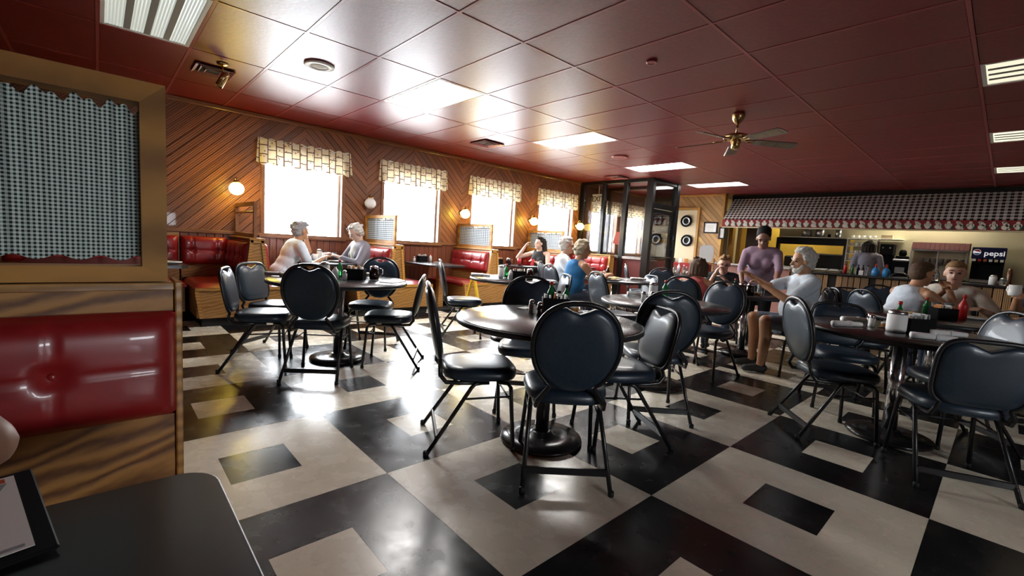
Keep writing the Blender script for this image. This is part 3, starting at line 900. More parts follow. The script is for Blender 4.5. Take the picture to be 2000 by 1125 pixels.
# ================================================================== ROUND TABLES
def round_table(x, y, r, label):
    t = thing('round_table', label, 'table', (x, y, 0), 0, 'round pedestal tables')
    MB().lathe([(r-0.012, 0.704), (r-0.004, 0.71), (r-0.004, 0.735), (r-0.012, 0.7405), (0, 0.7405)], 48).build('tabletop', 'laminate', t)
    MB().lathe([(r-0.0035, 0.708), (r+0.003, 0.71), (r+0.003, 0.734), (r-0.0035, 0.736)], 48).build('edge_band', 'edge', t)
    MB().lathe([(0.042, 0.045), (0.042, 0.69)], 20).build('column', 'chrome', t)
    pl = MB(); pl.bbox(-0.24, 0.24, -0.03, 0.03, 0.68, 0.703); pl.bbox(-0.03, 0.03, -0.24, 0.24, 0.675, 0.702)
    pl.build('top_bracket', 'black_metal', t)
    MB().lathe([(0.235, 0.0), (0.245, 0.012), (0.24, 0.026), (0.15, 0.034), (0.075, 0.042), (0.06, 0.06), (0.043, 0.062)], 36).build('base', 'base_disc', t)
    return t
TB = {
 'T1': (1.62, 4.09, 0.60, 'round black table in front of the first window, set for four'),
 'T2': (1.95, 1.78, 0.54, 'nearest round black table in the middle of the checkered floor'),
 'T3': (3.72, 4.02, 0.53, 'round black table beside the yellow folding sign'),
 'T4': (3.62, 1.98, 0.53, 'round black table behind the bright-lit chair, chair pushed in front'),
 'T5': (4.00, 0.43, 0.57, 'dark round table in the right foreground with chrome pedestal'),
 'T6': (5.50, 0.38, 0.57, 'round table where the two men in white sit'),
 'T7': (5.72, 2.07, 0.50, 'round table between the waitress and the white-bearded man'),
 'T8': (5.50, 3.80, 0.50, 'round table with plates in front of the person in blue'),
 'T9': (9.25, 4.62, 0.45, 'small far round table crowded with bottles near the lobby door'),
}
for k, v in TB.items(): round_table(*v)

# ================================================================== CHAIRS
def outline(kind, n=44):
    P = []
    for k in range(n):
        a = -PI/2+2*PI*k/n
        c, s = math.cos(a), math.sin(a)
        if kind == 'oval':
            e = 2/2.35
            y = 0.205*math.copysign(abs(c)**e, c); z = 0.225*math.copysign(abs(s)**e, s)
            if s < 0: y *= 1-0.16*(-s)
        else:
            e = 2/4.2
            y = 0.20*math.copysign(abs(c)**e, c); z = 0.185*math.copysign(abs(s)**e, s)
            y *= 1-0.06*(-s if s < 0 else 0)
        P.append((y, z))
    return P
def make_chair(kind):
    t = thing('dining_chair', 'chair', 'chair')
    sec = []
    mb = MB(); rings = []
    prof = [(0.400, 0.90), (0.405, 0.97), (0.425, 1.0), (0.448, 0.985), (0.463, 0.92), (0.470, 0.75), (0.473, 0.4)]
    n = 32; vs = []; fs = []
    for z, s in prof:
        for k in range(n):
            a = 2*PI*k/n; c, s_ = math.cos(a), math.sin(a)
            e = 2/3.2
            x = 0.215*math.copysign(abs(c)**e, c)*s; y = 0.212*math.copysign(abs(s_)**e, s_)*s
            y *= 1+0.06*(x/0.215)
            vs.append((x+0.01, y, z))
    for i in range(len(prof)-1):
        for k in range(n): fs.append((i*n+k, i*n+(k+1) % n, (i+1)*n+(k+1) % n, (i+1)*n+k))
    fs.append(tuple(range(n))[::-1]); fs.append(tuple((len(prof)-1)*n+k for k in range(n)))
    mb.add(vs, fs, True); mb.build('seat', 'vinyl', t)
    # backrest, tilted
    top = 0.93 if kind == 'oval' else 0.835
    hh = 0.225 if kind == 'oval' else 0.185
    zc = top-hh-0.012
    tilt = R_(11)
    xc = -0.225-(zc-0.5)*math.tan(tilt)*0.9
    Mb = Matrix.Translation((xc, 0, zc)) @ Matrix.Rotation(-tilt, 4, 'Y')
    P = outline(kind)
    pad = []
    for y, z in P:
        zz = z*0.955; yy = y*0.955
        if z > 0.6*hh and abs(y) < 0.088:
            zz = min(zz, hh*0.955-0.010-0.032*(0.5+0.5*math.cos(PI*y/0.088)))
        pad.append((yy, zz))
    vs = []; fs = []; n = len(pad)
    lv = [(-0.022, 0.60), (-0.019, 0.88), (-0.010, 0.985), (0.0, 1.0), (0.012, 0.985), (0.024, 0.88), (0.028, 0.60)]
    for x, s in lv:
        for (y, z), (y0_, z0_) in zip(pad, P):
            zf = z0_*0.955*s-(1-s)*0.01
            if z0_ > 0.6*hh and abs(y0_) < 0.088: zf = min(zf, z-(0.0 if s > 0.98 else 0.010))
            vs.append((x, y*s, zf))
    for i in range(len(lv)-1):
        for k in range(n): fs.append((i*n+k, i*n+(k+1) % n, (i+1)*n+(k+1) % n, (i+1)*n+k))
    fs.append(tuple(range(n))[::-1]); fs.append(tuple((len(lv)-1)*n+k for k in range(n)))
    MB().add(vs, fs, True, Mb).build('backrest', 'vinyl', t)
    # frame: hoop round the pad, ends running down and forward under the seat
    q = [k for k in range(len(P))]
    hoop = [P[k] for k in range(4, len(P)-3)]
    pts = [Mb @ Vector((0, y, z)) for y, z in hoop]
    r0 = pts[0]; r1 = pts[-1]
    yw_ = 0.165
    A = [Vector((0.05, yw_, 0.386)), Vector((-0.12, yw_, 0.386)), Vector((-0.19, yw_, 0.392)), Vector((-0.222, yw_-0.005, 0.43))]
    B = [Vector((p.x, -p.y, p.z)) for p in A]
    if r0.y < 0: path = B+pts+A[::-1]
    else: path = A+pts+B[::-1]
    MB().tube(path, 0.0125, 8).build('back_frame', 'black_metal', t)
    for s in (1, -1):
        l = MB().tube([(0.10, s*0.16, 0.388), (0.155, s*0.175, 0.382), (0.172, s*0.18, 0.36), (0.20, s*0.205, 0.0)], 0.0118, 8).build('leg', 'black_metal', t)
        MB().lathe([(0.014, 0.0), (0.015, 0.022), (0.0125, 0.026)], 10, (0.2, s*0.205, 0.0005)).build('foot_cap', 'rubber', l)
        l = MB().tube([(0.03, s*0.165, 0.388), (-0.03, s*0.175, 0.382), (-0.05, s*0.178, 0.362), (-0.285, s*0.212, 0.0)], 0.0118, 8).build('leg', 'black_metal', t)
        MB().lathe([(0.014, 0.0), (0.015, 0.022), (0.0125, 0.026)], 10, (-0.285, s*0.212, 0.0005)).build('foot_cap', 'rubber', l)
        MB().tube([(0.176, s*0.183, 0.31), (-0.09, s*0.183, 0.30)], 0.006, 6).build('side_rung', 'black_metal', t)
    xb = -0.05-0.235*(0.362-0.085)/0.362
    MB().bbox(xb-0.008, xb+0.008, -0.2, 0.2, 0.068, 0.104, 0.003).build('stretcher', 'black_metal', t)
    MB().tube([(0.178, -0.183, 0.28), (0.178, 0.183, 0.28)], 0.006, 6).build('front_rung', 'black_metal', t)
    return t
proto = {'o': make_chair('oval'), 's': make_chair('square')}
used = set()
CH = [
 # kind, x, y, facing, label
 ('s', 1.02, 4.20, -22, 'black chair side-on at the left edge of the first table'),
 ('o', 1.33, 3.72, 53, 'round-backed dark chair seen from behind at the first table'),
 ('s', 1.24, 4.66, -52, 'square-backed black chair on the far left of the first table'),
 ('o', 2.10, 4.42, 228, 'grey round-backed chair facing us across the first table'),
 ('s', 1.96, 3.74, 144, 'dark chair at the right of the first table, facing left'),
 ('o', 1.63, 2.04, -29, 'dark chair side-on at the left of the nearest round table'),
 ('o', 1.80, 1.50, 49, 'big black round-backed chair closest to us, seen from behind'),
 ('s', 2.37, 1.56, 148, 'square-backed chair with glaring white pad right of the nearest table'),
 ('o', 2.27, 2.26, 226, 'black round-backed chair across the nearest table, facing us'),
 ('o', 3.27, 4.42, -28, 'grey chair side-on left of the yellow folding sign'),
 ('s', 4.03, 3.80, 150, 'narrow white-lit chair just left of the person in blue'),
 ('o', 4.72, 4.02, -18, 'blue-grey chair the person in the blue tank top sits on'),
 ('o', 5.14, 4.56, -58, 'dark chair behind the person in blue, by the woman in black'),
 ('o', 4.26, 2.88, -22, 'black round-backed chair seen from behind, right of the person in blue'),
 ('o', 2.98, 1.67, 46, 'tall black round-backed chair beyond the white-glare chair, seen from behind'),
 ('o', 4.36, 1.90, 176, 'pale blue round-backed chair beside the chrome table leg, facing left'),
 ('o', 5.05, 2.46, 10, 'dark chair the brown-haired woman in coral sits on'),
 ('s', 5.75, 3.64, 150, 'white-lit square chair before the lobby door'),
 ('o', 7.30, 4.48, -50, 'dark chair half hidden by the lobby post'),
 ('o', 6.92, 3.93, 40, 'slate chair in front of the lobby door beside the bottle table'),
 ('o', 6.42, 2.62, 205, 'chair under the man with glasses, mostly hidden'),
 ('o', 5.32, 1.40, 128, 'chair under the white-bearded man in shorts'),
 ('o', 3.73, 0.73, -50, 'pale blue round-backed chair in the right foreground, legs splayed left'),
 ('s', 4.50, 0.84, 205, 'black square-backed chair right behind the dark right-hand table'),
 ('o', 5.50, 0.92, -60, 'blue round-backed chair in the middle behind the right-hand table'),
 ('o', 6.04, 0.80, -36, 'olive-lit round-backed chair the man in the tank top sits on'),
 ('o', 7.16, 1.62, -30, 'blue chair side-on just behind the white-bearded man'),
 ('s', 7.78, 1.44, 200, 'blue square-backed chair by the counter, behind the round blue one'),
 ('o', 7.25, 1.06, 190, 'blue round-topped chair left of the man in the tank top'),
 ('s', 3.56, 0.13, 25, 'large black square-backed chair in the right foreground, seen from behind'),
 ('o', 4.30, 0.16, 130, 'pale blue round-backed chair at the far right, facing left'),
 ('s', 5.20, -0.02, 40, 'black square-backed chair between the two right-hand tables'),
 ('o', 6.78, 0.36, 184, 'chair under the man in the white T-shirt'),
 ('o', 6.10, -0.22, 142, 'chair at the right picture edge under the person with the mug'),
]
for k, x, y, a, lab in CH:
    o = proto[k] if k not in used else copy_tree(proto[k])
    used.add(k)
    o.location = (x, y, 0); o.rotation_euler = (0, 0, R_(a))
    tag(o, lab, 'chair', 'dining chairs round the tables')

# ================================================================== FIXTURES
LP = {(-2, 1): (0.16, 'dim ribbed ceiling light panel at the top left corner'), (2, 1): (11.0, 'bright ceiling light panel nearest the first window'),
      (6, 1): (14.0, 'second bright ceiling light panel, left of the fan'), (10, 1): (10.0, 'bright ceiling light panel in front of the lobby'),
      (14, 1): (2.0, 'bright ceiling light panel above the panelled far wall'),
      (6, -3): (0.30, 'dim yellowish ceiling light panel highest at the right edge'), (10, -3): (0.36, 'dim ceiling light panel, middle one at the right edge'),
      (14, -3): (0.42, 'thin dim ceiling light panel lowest at the right edge')}
for (i, j), (e, lab) in LP.items():
    x, y = CX0+i*DU, CY0+j*DV
    t = thing('ceiling_light', lab, 'light', (x+DU/2, y+DV/2, CZ), 0, 'recessed ceiling light panels')
    a, b = DU/2-0.012, DV/2-0.012
    fr = MB()
    fr.bbox(-a, a, -b, -b+0.03, -0.001, 0.016, 0.003); fr.bbox(-a, a, b-0.03, b, -0.001, 0.016, 0.003)
    fr.bbox(-a, -a+0.03, -b+0.03, b-0.03, -0.001, 0.016, 0.003); fr.bbox(a-0.03, a, -b+0.03, b-0.03, -0.001, 0.016, 0.003)
    fr.build('frame', 'white', t)
    warm = (1, 0.93, 0.70) if j == -3 else ((0.86, 0.92, 0.85) if i == -2 else (1, 0.98, 0.95))
    m_ = pm('diffuser_%d_%d' % (i+5, j+5), (0.75, 0.75, 0.72) if e > 1 else (0.36, 0.38, 0.35), 0.4, emit=warm, es=e)
    dm = MB(); nrib = 26
    wv = [(-a+0.03+(2*a-0.06)*k/(2*nrib), 0.004 if k % 2 else 0.010) for k in range(2*nrib+1)]
    vs = [(x_, -b+0.03, z_) for x_, z_ in wv]+[(x_, b-0.03, z_) for x_, z_ in wv]
    q = len(wv)
    dm.add(vs, [(k, k+1, q+k+1, q+k) for k in range(q-1)])
    dm.build('diffuser', m_, t)
    if i == -2 or j == -3:
        tb = MB()
        for xx in (-0.13, 0.0, 0.13): tb.box(xx-0.022, xx+0.022, -b+0.04, b-0.04, 0.0015, 0.0035)
        tb.build('lens_rib', pm('lens_rib_%d_%d' % (i+5, j+5), (0.30, 0.31, 0.28), 0.5), t)

def vent(x, y, s, label, spot=False):
    t = thing('ceiling_vent', label, 'vent', (x, y, CZ), 0, 'square ceiling air vents')
    fr = MB()
    for k, (r, z) in enumerate(((s/2, 0.0), (s*0.36, 0.0), (s*0.22, 0.0))):
        w_ = 0.035 if k == 0 else 0.018
        for a in range(4):
            M_ = Matrix.Rotation(a*PI/2, 4, 'Z') @ Matrix.Translation((0, r-w_/2, -0.012-0.004*k)) @ Matrix.Rotation(R_(-28), 4, 'X')
            m_ = MB().bbox(-r, r, -w_/2, w_/2, -0.003, 0.003, 0.001)
            m_.v = [M_ @ p for p in m_.v]
            m_.build('louvre', 'ceil' if spot else 'ceil_bar', t)
    MB().box(-s/2+0.02, s/2-0.02, -s/2+0.02, s/2-0.02, -0.0035, -0.0015).build('duct_opening', 'blackmat', t)
vent(0.90, 5.67, 0.34, 'ceiling vent behind the small brass spotlight at upper left', True)
vent(4.62, 5.82, 0.40, 'square ceiling vent above the second window')
vent(8.30, 5.92, 0.40, 'square ceiling vent just in front of the lobby glass')
sp = thing('spotlight', 'small brass cylinder spotlight hanging under the ceiling vent', 'spotlight', (0.93, 5.36, CZ))
MB().lathe([(0.052, -0.001), (0.052, -0.008), (0.02, -0.022)], 20).build('canopy', 'brass', sp)
MB().tube([(0, 0, -0.02), (0, 0, -0.09)], 0.006, 8).build('stem', 'brass', sp)
hd = MB(); M_ = Matrix.Translation((0, 0, -0.15)) @ Matrix.Rotation(R_(25), 4, 'Y')
hd.lathe([(0.0, 0.07), (0.03, 0.07), (0.034, 0.06), (0.034, -0.08), (0.03, -0.08), (0.028, -0.03), (0.0, -0.03)], 20)
hd.v = [M_ @ p for p in hd.v]; hd.build('lamp_head', 'brass', sp)
def disc(name, label, cat, x, y, r, m_, inner=True):
    t = thing(name, label, cat, (x, y, CZ))
    MB().lathe([(r, -0.0005), (r, -0.012), (r*0.93, -0.018), (r*0.62, -0.018), (r*0.58, -0.012)], 32).build('rim', m_, t)
    MB().lathe([(r*0.575, -0.003), (r*0.57, -0.012), (r*0.3, -0.016), (0, -0.017)], 28).build('grille', m_ if not inner else 'paper', t)
disc('ceiling_speaker', 'round white ceiling speaker near the first light panel', 'speaker', 1.58, 4.60, 0.135, 'white')
disc('ceiling_speaker', 'round red-painted ceiling speaker beyond the second light panel', 'speaker', 6.53, 4.62, 0.135, 'ceil_bar', False)
disc('smoke_detector', 'tiny round detector on the bare red ceiling', 'detector', 3.40, 2.17, 0.045, 'ceil_bar', False)

# ---- ceiling fan
fn = thing('ceiling_fan', 'five-blade brass ceiling fan hanging from the red ceiling', 'fan', (5.21, 2.18, CZ), R_(9))
MB().lathe([(0.065, -0.001), (0.07, -0.02), (0.06, -0.06), (0.03, -0.10), (0.014, -0.11)], 24).build('canopy', 'brass', fn)
MB().tube([(0, 0, -0.1), (0, 0, -0.22)], 0.012, 10).build('down_rod', 'brass', fn)
MB().lathe([(0.02, -0.20), (0.07, -0.215), (0.125, -0.235), (0.135, -0.255), (0.12, -0.275), (0.085, -0.285), (0.05, -0.29)], 32).build('motor_housing', 'brass', fn)
MB().lathe([(0.05, -0.285), (0.055, -0.30), (0.045, -0.34), (0.04, -0.375), (0.015, -0.385), (0, -0.385)], 24).build('switch_housing', 'brass', fn)
bp_ = []
for s in (1, -1):
    pass
blade_out = [(0.20, -0.055), (0.62, -0.07), (0.645, -0.045), (0.645, 0.045), (0.62, 0.07), (0.20, 0.055), (0.185, 0.03), (0.185, -0.03)]
bm_me = MB().prism(blade_out, -0.004, 0.004).mesh('blade', MT['blade'])
cn = MB(); cn.box(0.27, 0.42, -0.04, 0.04, -0.0055, -0.0042); cn.box(0.44, 0.60, -0.045, 0.045, -0.0055, -0.0042)
cn_me = cn.mesh('cane_panel', MT['cane'])
br = MB(); br.tube([(0.09, 0.0, 0.012), (0.14, 0.02, 0.0), (0.2, 0.03, 0.008), (0.25, 0.0, 0.008)], 0.007, 6); br.tube([(0.09, 0.0, 0.012), (0.14, -0.02, 0.0), (0.2, -0.03, 0.008), (0.25, 0.0, 0.008)], 0.007, 6)
br_me = br.mesh('blade_bracket', MT['brass'])
for k in range(5):
    a = k*2*PI/5+R_(18)
    b_ = inst('blade', bm_me, fn, (0, 0, -0.285))
    b_.rotation_euler = Euler((R_(-13), R_(2.5), a), 'XYZ')
    inst('cane_panel', cn_me, b_); inst('blade_bracket', br_me, b_)

# ---- globe wall lamps
def sconce(x, lit, label):
    t = thing('wall_lamp', label, 'lamp', (x, WY-0.013, 1.66), 0, 'globe wall lamps between the windows')
    m_ = MB(); m_.lathe([(0.0, 0), (0.05, 0.002), (0.055, 0.012), (0.035, 0.022), (0, 0.024)], 20)
    m_.v = [Matrix.Translation((0, 0, 0.02)) @ Matrix.Rotation(R_(90), 4, 'X') @ p for p in m_.v]; m_.build('wall_plate', 'brass', t)
    pts = [(0, -0.02, 0.02), (0, -0.05, 0.03), (0, -0.06, 0.09), (0, -0.085, 0.14), (0, -0.12, 0.145), (0, -0.14, 0.12), (0, -0.14, 0.10)]
    MB().tube(pts, 0.007, 8).build('arm', 'brass', t)
    MB().lathe([(0.01, 0.115), (0.035, 0.105), (0.05, 0.085), (0.046, 0.075)], 20, (0, -0.14, 0)).build('collar', 'brass', t)
    g = MB().ell((0, -0.14, 0.0), (0.09, 0.09, 0.085), 24, 14)
    gm = pm('globe_lit', (0.9, 0.85, 0.7), 0.3, emit=(1.0, 0.72, 0.25), es=3.0) if lit else pm('globe_unlit', (0.85, 0.87, 0.9), 0.25)
    gl = g.build('globe', gm, t)
    if lit:
        d = bpy.data.lights.new('globe_bulb', 'POINT'); d.energy = 6.0; d.color = (1.0, 0.72, 0.06); d.shadow_soft_size = 0.09
        o = bpy.data.objects.new('globe_bulb', d); COL.objects.link(o); o.parent = t; o.location = (0, -0.14, 0)
        gl.visible_shadow = True
        o.location = (0, -0.245, 0.0)
sconce(1.38, True, 'lit yellow globe lamp left of the first window')
sconce(3.26, False, 'unlit white globe lamp between the first and second windows')
sconce(5.16, True, 'lit yellow globe lamp between the second and third windows')
sconce(7.01, True, 'lit yellow globe lamp between the third and fourth windows')
sconce(8.58, True, 'lit yellow globe lamp beside the lobby frame')

# ---- valances
VL = ['patterned valance over the first, widest window', 'patterned valance over the second window', 'patterned valance over the third window', 'patterned valance over the fourth window before the lobby',
      'patterned valance seen through the left lobby glass', 'patterned valance seen through the right lobby glass']
for k, (a, b) in enumerate(WIN):
    t = thing('window_valance', VL[k], 'valance', ((a+b)/2, WY-0.07, 0), 0, 'patterned window valances')
    w_ = b-a+0.2; nx, nz = 70, 8; vs = []; fs = []
    for j in range(nz+1):
        v = j/nz
        for i in range(nx+1):
            u = i/nx
            fl = 1+0.04*(1-v)
            amp = 0.008+0.022*(1-v)
            vs.append(((u-0.5)*w_*fl, amp*math.sin(u*9*2*PI+k+0.7*math.sin(u*11))-0.02*(1-v), 2.05+0.35*v+(0.018*math.sin(u*9*2*PI+k+1) if j == 0 else 0)+(0.008*math.sin(u*60) if j == nz else 0)))
    for j in range(nz):
        for i in range(nx): fs.append((j*(nx+1)+i, j*(nx+1)+i+1, (j+1)*(nx+1)+i+1, (j+1)*(nx+1)+i))
    MB().add(vs, fs, True).build('cloth', 'valance', t)
    MB().tube([(-w_/2, 0.0, 2.375), (w_/2, 0.0, 2.375)], 0.006, 6).build('rod', 'white', t)

# ================================================================== FAR WALL AND KITCHEN
def hubcap(y, z, r, label, x=FX-0.03):
    t = thing('tyre_disc', label, 'wheel', (x, y, z), 0, 'wheel decorations on the far wall')
    Rm = Matrix.Rotation(R_(-90), 4, 'Y')
    m1 = MB().lathe([(r*0.72, 0.0), (r, 0.005), (r*1.0, 0.03), (r*0.86, 0.045), (r*0.72, 0.02)], 30); m1.v = [Rm @ p for p in m1.v]; m1.build('tyre', 'black', t)
    m2 = MB().lathe([(r*0.72, 0.012), (r*0.62, 0.028), (r*0.5, 0.02), (r*0.46, 0.014)], 30); m2.v = [Rm @ p for p in m2.v]; m2.build('rim', 'steel', t)
    m3 = MB().lathe([(r*0.46, 0.010), (r*0.46, 0.016), (0, 0.018)], 30); m3.v = [Rm @ p for p in m3.v]; m3.build('centre_disc', 'paper', t)
hubcap(5.90, 2.03, 0.155, 'upper tyre-framed disc on the tan door')
hubcap(5.84, 1.52, 0.155, 'lower tyre-framed disc on the tan door')
hubcap(6.72, 2.06, 0.17, 'upper tyre-framed disc seen through the lobby door', FX-0.036)
hubcap(6.72, 1.52, 0.17, 'lower tyre-framed disc seen through the lobby door', FX-0.036)
def picture(name, label, x, y, z, w_, h_, rz=0):
    t = thing(name, label, 'picture', (x, y, z), rz)
    fw = 0.035
    m_ = MB(); m_.bbox(-0.012, 0.012, -w_/2, w_/2, h_/2-fw, h_/2, 0.003); m_.bbox(-0.012, 0.012, -w_/2, w_/2, -h_/2, -h_/2+fw, 0.003)
    m_.bbox(-0.012, 0.012, -w_/2, -w_/2+fw, -h_/2+fw, h_/2-fw, 0.003); m_.bbox(-0.012, 0.012, w_/2-fw, w_/2, -h_/2+fw, h_/2-fw, 0.003)
    m_.build('frame', 'blackmat', t)
    MB().box(-0.004, 0.004, -w_/2+fw, w_/2-fw, -h_/2+fw, h_/2-fw).build('certificate', 'paper', t)
    l_ = MB()
    for k in range(4): l_.box(-0.0052, -0.0041, -w_*0.22, w_*0.22, h_*0.14-k*0.04, h_*0.14-k*0.04+0.008)
    l_.build('print', 'print_grey', t)
picture('framed_certificate', 'black-framed certificate on the diagonal planks', FX-0.025, 5.24, 1.87, 0.36, 0.29)
picture('framed_certificate', 'small dark-framed picture on the brown corner post', FX-0.033, 4.935, 1.74, 0.16, 0.30)

bn = thing('waiting_bench', 'red bench against the far wall beyond the lobby', 'bench', (FX-0.36, 5.95, 0))
MB().bbox(0.2, 0.285, -0.85, 0.62, 0.1, 0.93).build('back', 'red', bn)
MB().bbox(-0.25, 0.2, -0.85, 0.62, 0.36, 0.46, 0.02).build('seat_cushion', 'red', bn)
MB().box(-0.22, 0.285, -0.85, 0.62, 0, 0.36).build('bench_box', 'oak', bn)
for k, (dy, c_) in enumerate(((0.36, 'paper'), (0.22, 'blackmat'), (0.02, 'paper'), (-0.14, 'amber'))):
    o = MB().bbox(-0.01, 0.01, -0.045, 0.045, 0, 0.11, 0.002).build('small_card', c_, None, (FX-0.11, 5.9+dy, 0.9305))
    tag(o, ['white card on the red bench ledge nearest the lobby', 'small dark card on the red bench ledge', 'white card in the middle of the red bench ledge', 'brownish card on the right of the red bench ledge'][k], 'card', 'cards on the red bench ledge')
sb = thing('standing_board', 'white rounded board on a wooden stand before the planked wall', 'sign board', (10.35, 4.72, 0), R_(200))
pts = []
for k in range(28):
    a = 2*PI*k/28; c_, s_ = math.cos(a), math.sin(a); e = 2/3.6
    pts.append((0.15*math.copysign(abs(c_)**e, c_), 1.20+0.20*math.copysign(abs(s_)**e, s_)))
MB().prism(pts, -0.012, 0.012, 'x').build('board', pm('board_white', (0.72, 0.74, 0.76), 0.4), sb)
st_ = MB(); st_.tube([(-0.03, -0.17, 0), (-0.02, -0.17, 1.1)], 0.02, 8); st_.tube([(-0.03, 0.17, 0), (-0.02, 0.17, 1.1)], 0.02, 8); st_.bbox(-0.04, -0.015, -0.17, 0.17, 0.95, 1.0); st_.bbox(-0.04, -0.015, -0.17, 0.17, 0.2, 0.25)
st_.build('stand', 'oak', sb)

# awning over the kitchen opening
aw = thing('kitchen_awning', 'long black and white checked awning over the kitchen opening', 'awning', (0, 0, 0))
AY0, AY1 = -3.0, 4.93
YC = (AY0+AY1)/2; LW = AY1-AY0
sl = math.hypot(0.58, 0.56)
am = MB().bbox(-LW/2, LW/2, -0.01, 0.01, 0, sl, 0.003).build('canopy', 'gingham_a', aw, (11.52, YC, 2.07))
am.rotation_euler = Euler((R_(0), 0, 0)); am.matrix_local = Matrix.Translation((11.52, YC, 2.07)) @ Matrix.Rotation(PI/2, 4, 'Z') @ Matrix.Rotation(math.atan2(0.58, 0.56), 4, 'X') @ Matrix.Scale(-1, 4, (0, 1, 0))
MB().prism([(11.53, 2.06), (12.10, 2.62), (12.10, 2.06)], 4.90, 4.925, 'y').build('end_cheek', 'blackmat', aw)
MB().box(11.505, 11.53, AY0, AY1, 1.90, 2.068).build('border', 'border_red', aw)
bg_ = MB(); fg_ = MB(); k = 0
y = AY1-0.12
while y > AY0+0.1:
    wsc = 1.0 if k % 2 else 0.9
    def blob(dy, dz, ry, rz): 
        fg_.prism([(y+(dy+ry*math.cos(2*PI*q/12))*0.78, 1.985+dz+rz*math.sin(2*PI*q/12)) for q in range(12)], 11.4985, 11.505, 'x')
    if k % 2:
        blob(0.0, -0.03, 0.062, 0.045); blob(0.01, 0.035, 0.04, 0.03); blob(-0.03, 0.01, 0.03, 0.03); blob(0.035, 0.055, 0.028, 0.018); blob(-0.05, -0.06, 0.03, 0.015)
    else:
        blob(0.0, -0.02, 0.05, 0.05); blob(0.0, 0.045, 0.032, 0.028); blob(0.045, 0.0, 0.022, 0.03); blob(-0.045, 0.0, 0.022, 0.03)
    bg_.prism([(y-0.06, 1.91), (y-0.005, 1.91), (y-0.04, 2.0), (y-0.075, 1.98)], 11.501, 11.505, 'x')
    y -= 0.142; k += 1
fg_.build('border_print', 'print_w', aw); bg_.build('border_green_print', 'border_green', aw)  # white figures with dark green slanted shapes printed beside them
MB().bbox(11.495, 11.535, AY0, AY1, 1.875, 1.90).build('lower_rail', 'cream', aw)
MB().bbox(11.50, 11.535, AY0, AY1, 2.066, 2.078).build('upper_piping', 'border_red', aw)
struct('trim_1', MB().box(12.09, 12.25, AY0, 4.98, 2.60, CZ+0.03), 'blackmat')
struct('trim_2', MB().box(12.09, 12.25, 4.88, 4.98, 0, 2.60), 'oak_trim')

# counter
co_ = thing('service_counter', 'long plank-fronted counter with black top before the kitchen', 'counter', (0, 0, 0))
MB().bbox(10.95, 11.62, -3.0, 3.15, 0.93, 0.965).build('countertop', 'laminate', co_)
MB().box(11.06, 11.6, -3.0, 3.10, 0.0, 0.929).build('body', 'blackmat', co_)
pk = 0; y = 3.06
while y > -2.6:
    wd = random.uniform(0.09, 0.14)
    if pk % 6 != 5:
        MB().bbox(11.035, 11.06, y-wd+0.006, y-0.006, 0.12, 0.915, 0.004).build('plank', 'counter_wood', co_)
    y -= wd; pk += 1
struct('wall_counter', MB().box(11.10, 11.2, 3.2, 4.9, 0, 0.97), pm('counter_pink', (0.40, 0.20, 0.17), 0.6))
tag(MB().bbox(11.0, 11.4, 3.17, 4.9, 0.971, 1.005).build('side_counter', pm('grey_top', (0.55, 0.57, 0.58), 0.4)), 'pale grey counter ledge behind the waitress', 'counter')

# kitchen back: pass-through, shelf, racks, machines
ps = thing('pass_window', 'black-framed pass-through window to the yellow kitchen', 'window', (12.95, 3.3, 0))
f_ = MB(); f_.bbox(-0.05, 0.1, -0.70, 0.80, 1.58, 1.74); f_.bbox(-0.05, 0.1, 0.74, 0.80, 1.02, 1.58); f_.bbox(-0.05, 0.1, -0.70, -0.64, 1.02, 1.58)
f_.build('frame', 'blackmat', ps)
MB().bbox(-0.12, 0.1, -0.70, 0.80, 0.98, 1.02).build('ledge', 'steel', ps)
wk = struct('wall_pass', MB().box(13.06, 13.12, 2.5, 4.1, 1.74, CZ+0.03).box(13.06, 13.12, 2.5, 4.1, 0, 0.98).box(13.06, 13.12, -2.5, 2.5, 0, CZ+0.03), 'cream')
struct('wall_yellow', MB().box(14.0, 14.1, 2.2, 5.4, 0, CZ+0.03), 'yellow')
for k, (y, z, w_, h_) in enumerate(((3.78, 1.32, 0.44, 0.27), (3.08, 1.30, 0.82, 0.36))):
    o = MB().bbox(-0.15, 0.15, -w_/2, w_/2, 0, h_, 0.03).build('cooker_unit', 'blackmat', None, (13.45, y, 1.021))
    tag(o, ['dark kitchen appliance at the left inside the pass-through', 'wide dark cooker hood shape inside the pass-through'][k], 'appliance')
struct('trim_3', MB().box(13.2, 13.8, 2.5, 4.1, 0.98, 1.02), 'steel')
tag(MB().bbox(12.72, 13.05, 2.66, 3.92, 1.742, 1.765).build('steel_shelf', 'steel'), 'long steel shelf above the pass-through', 'shelf')
def pot(y, r, h_, lab, m_='steel', z=1.766, x=12.9):
    t = thing('stock_pot', lab, 'pot', (x, y, z), 0, 'steel pots on the kitchen shelf')
    MB().lathe([(r, 0), (r, h_), (r-0.006, h_), (r-0.006, 0.01), (0, 0.01)], 24).build('pot_body', m_, t)
    MB().lathe([(r, h_-0.012), (r+0.008, h_-0.008), (r+0.008, h_), (r, h_+0.002)], 24).build('rim', m_, t)
pot(3.44, 0.11, 0.22, 'big steel pot at the left of the kitchen shelf'); pot(3.16, 0.10, 0.21, 'steel pot second on the kitchen shelf'); pot(2.79, 0.065, 0.20, 'narrow steel pot at the right end of the kitchen shelf'); pot(2.97, 0.03, 0.07, 'little dark tin on the kitchen shelf', 'black')
struct('trim_4', MB().bbox(12.28, 12.42, 4.12, 4.62, 0, 2.6), pm('dark_door_panel', (0.05, 0.02, 0.012), 0.5))
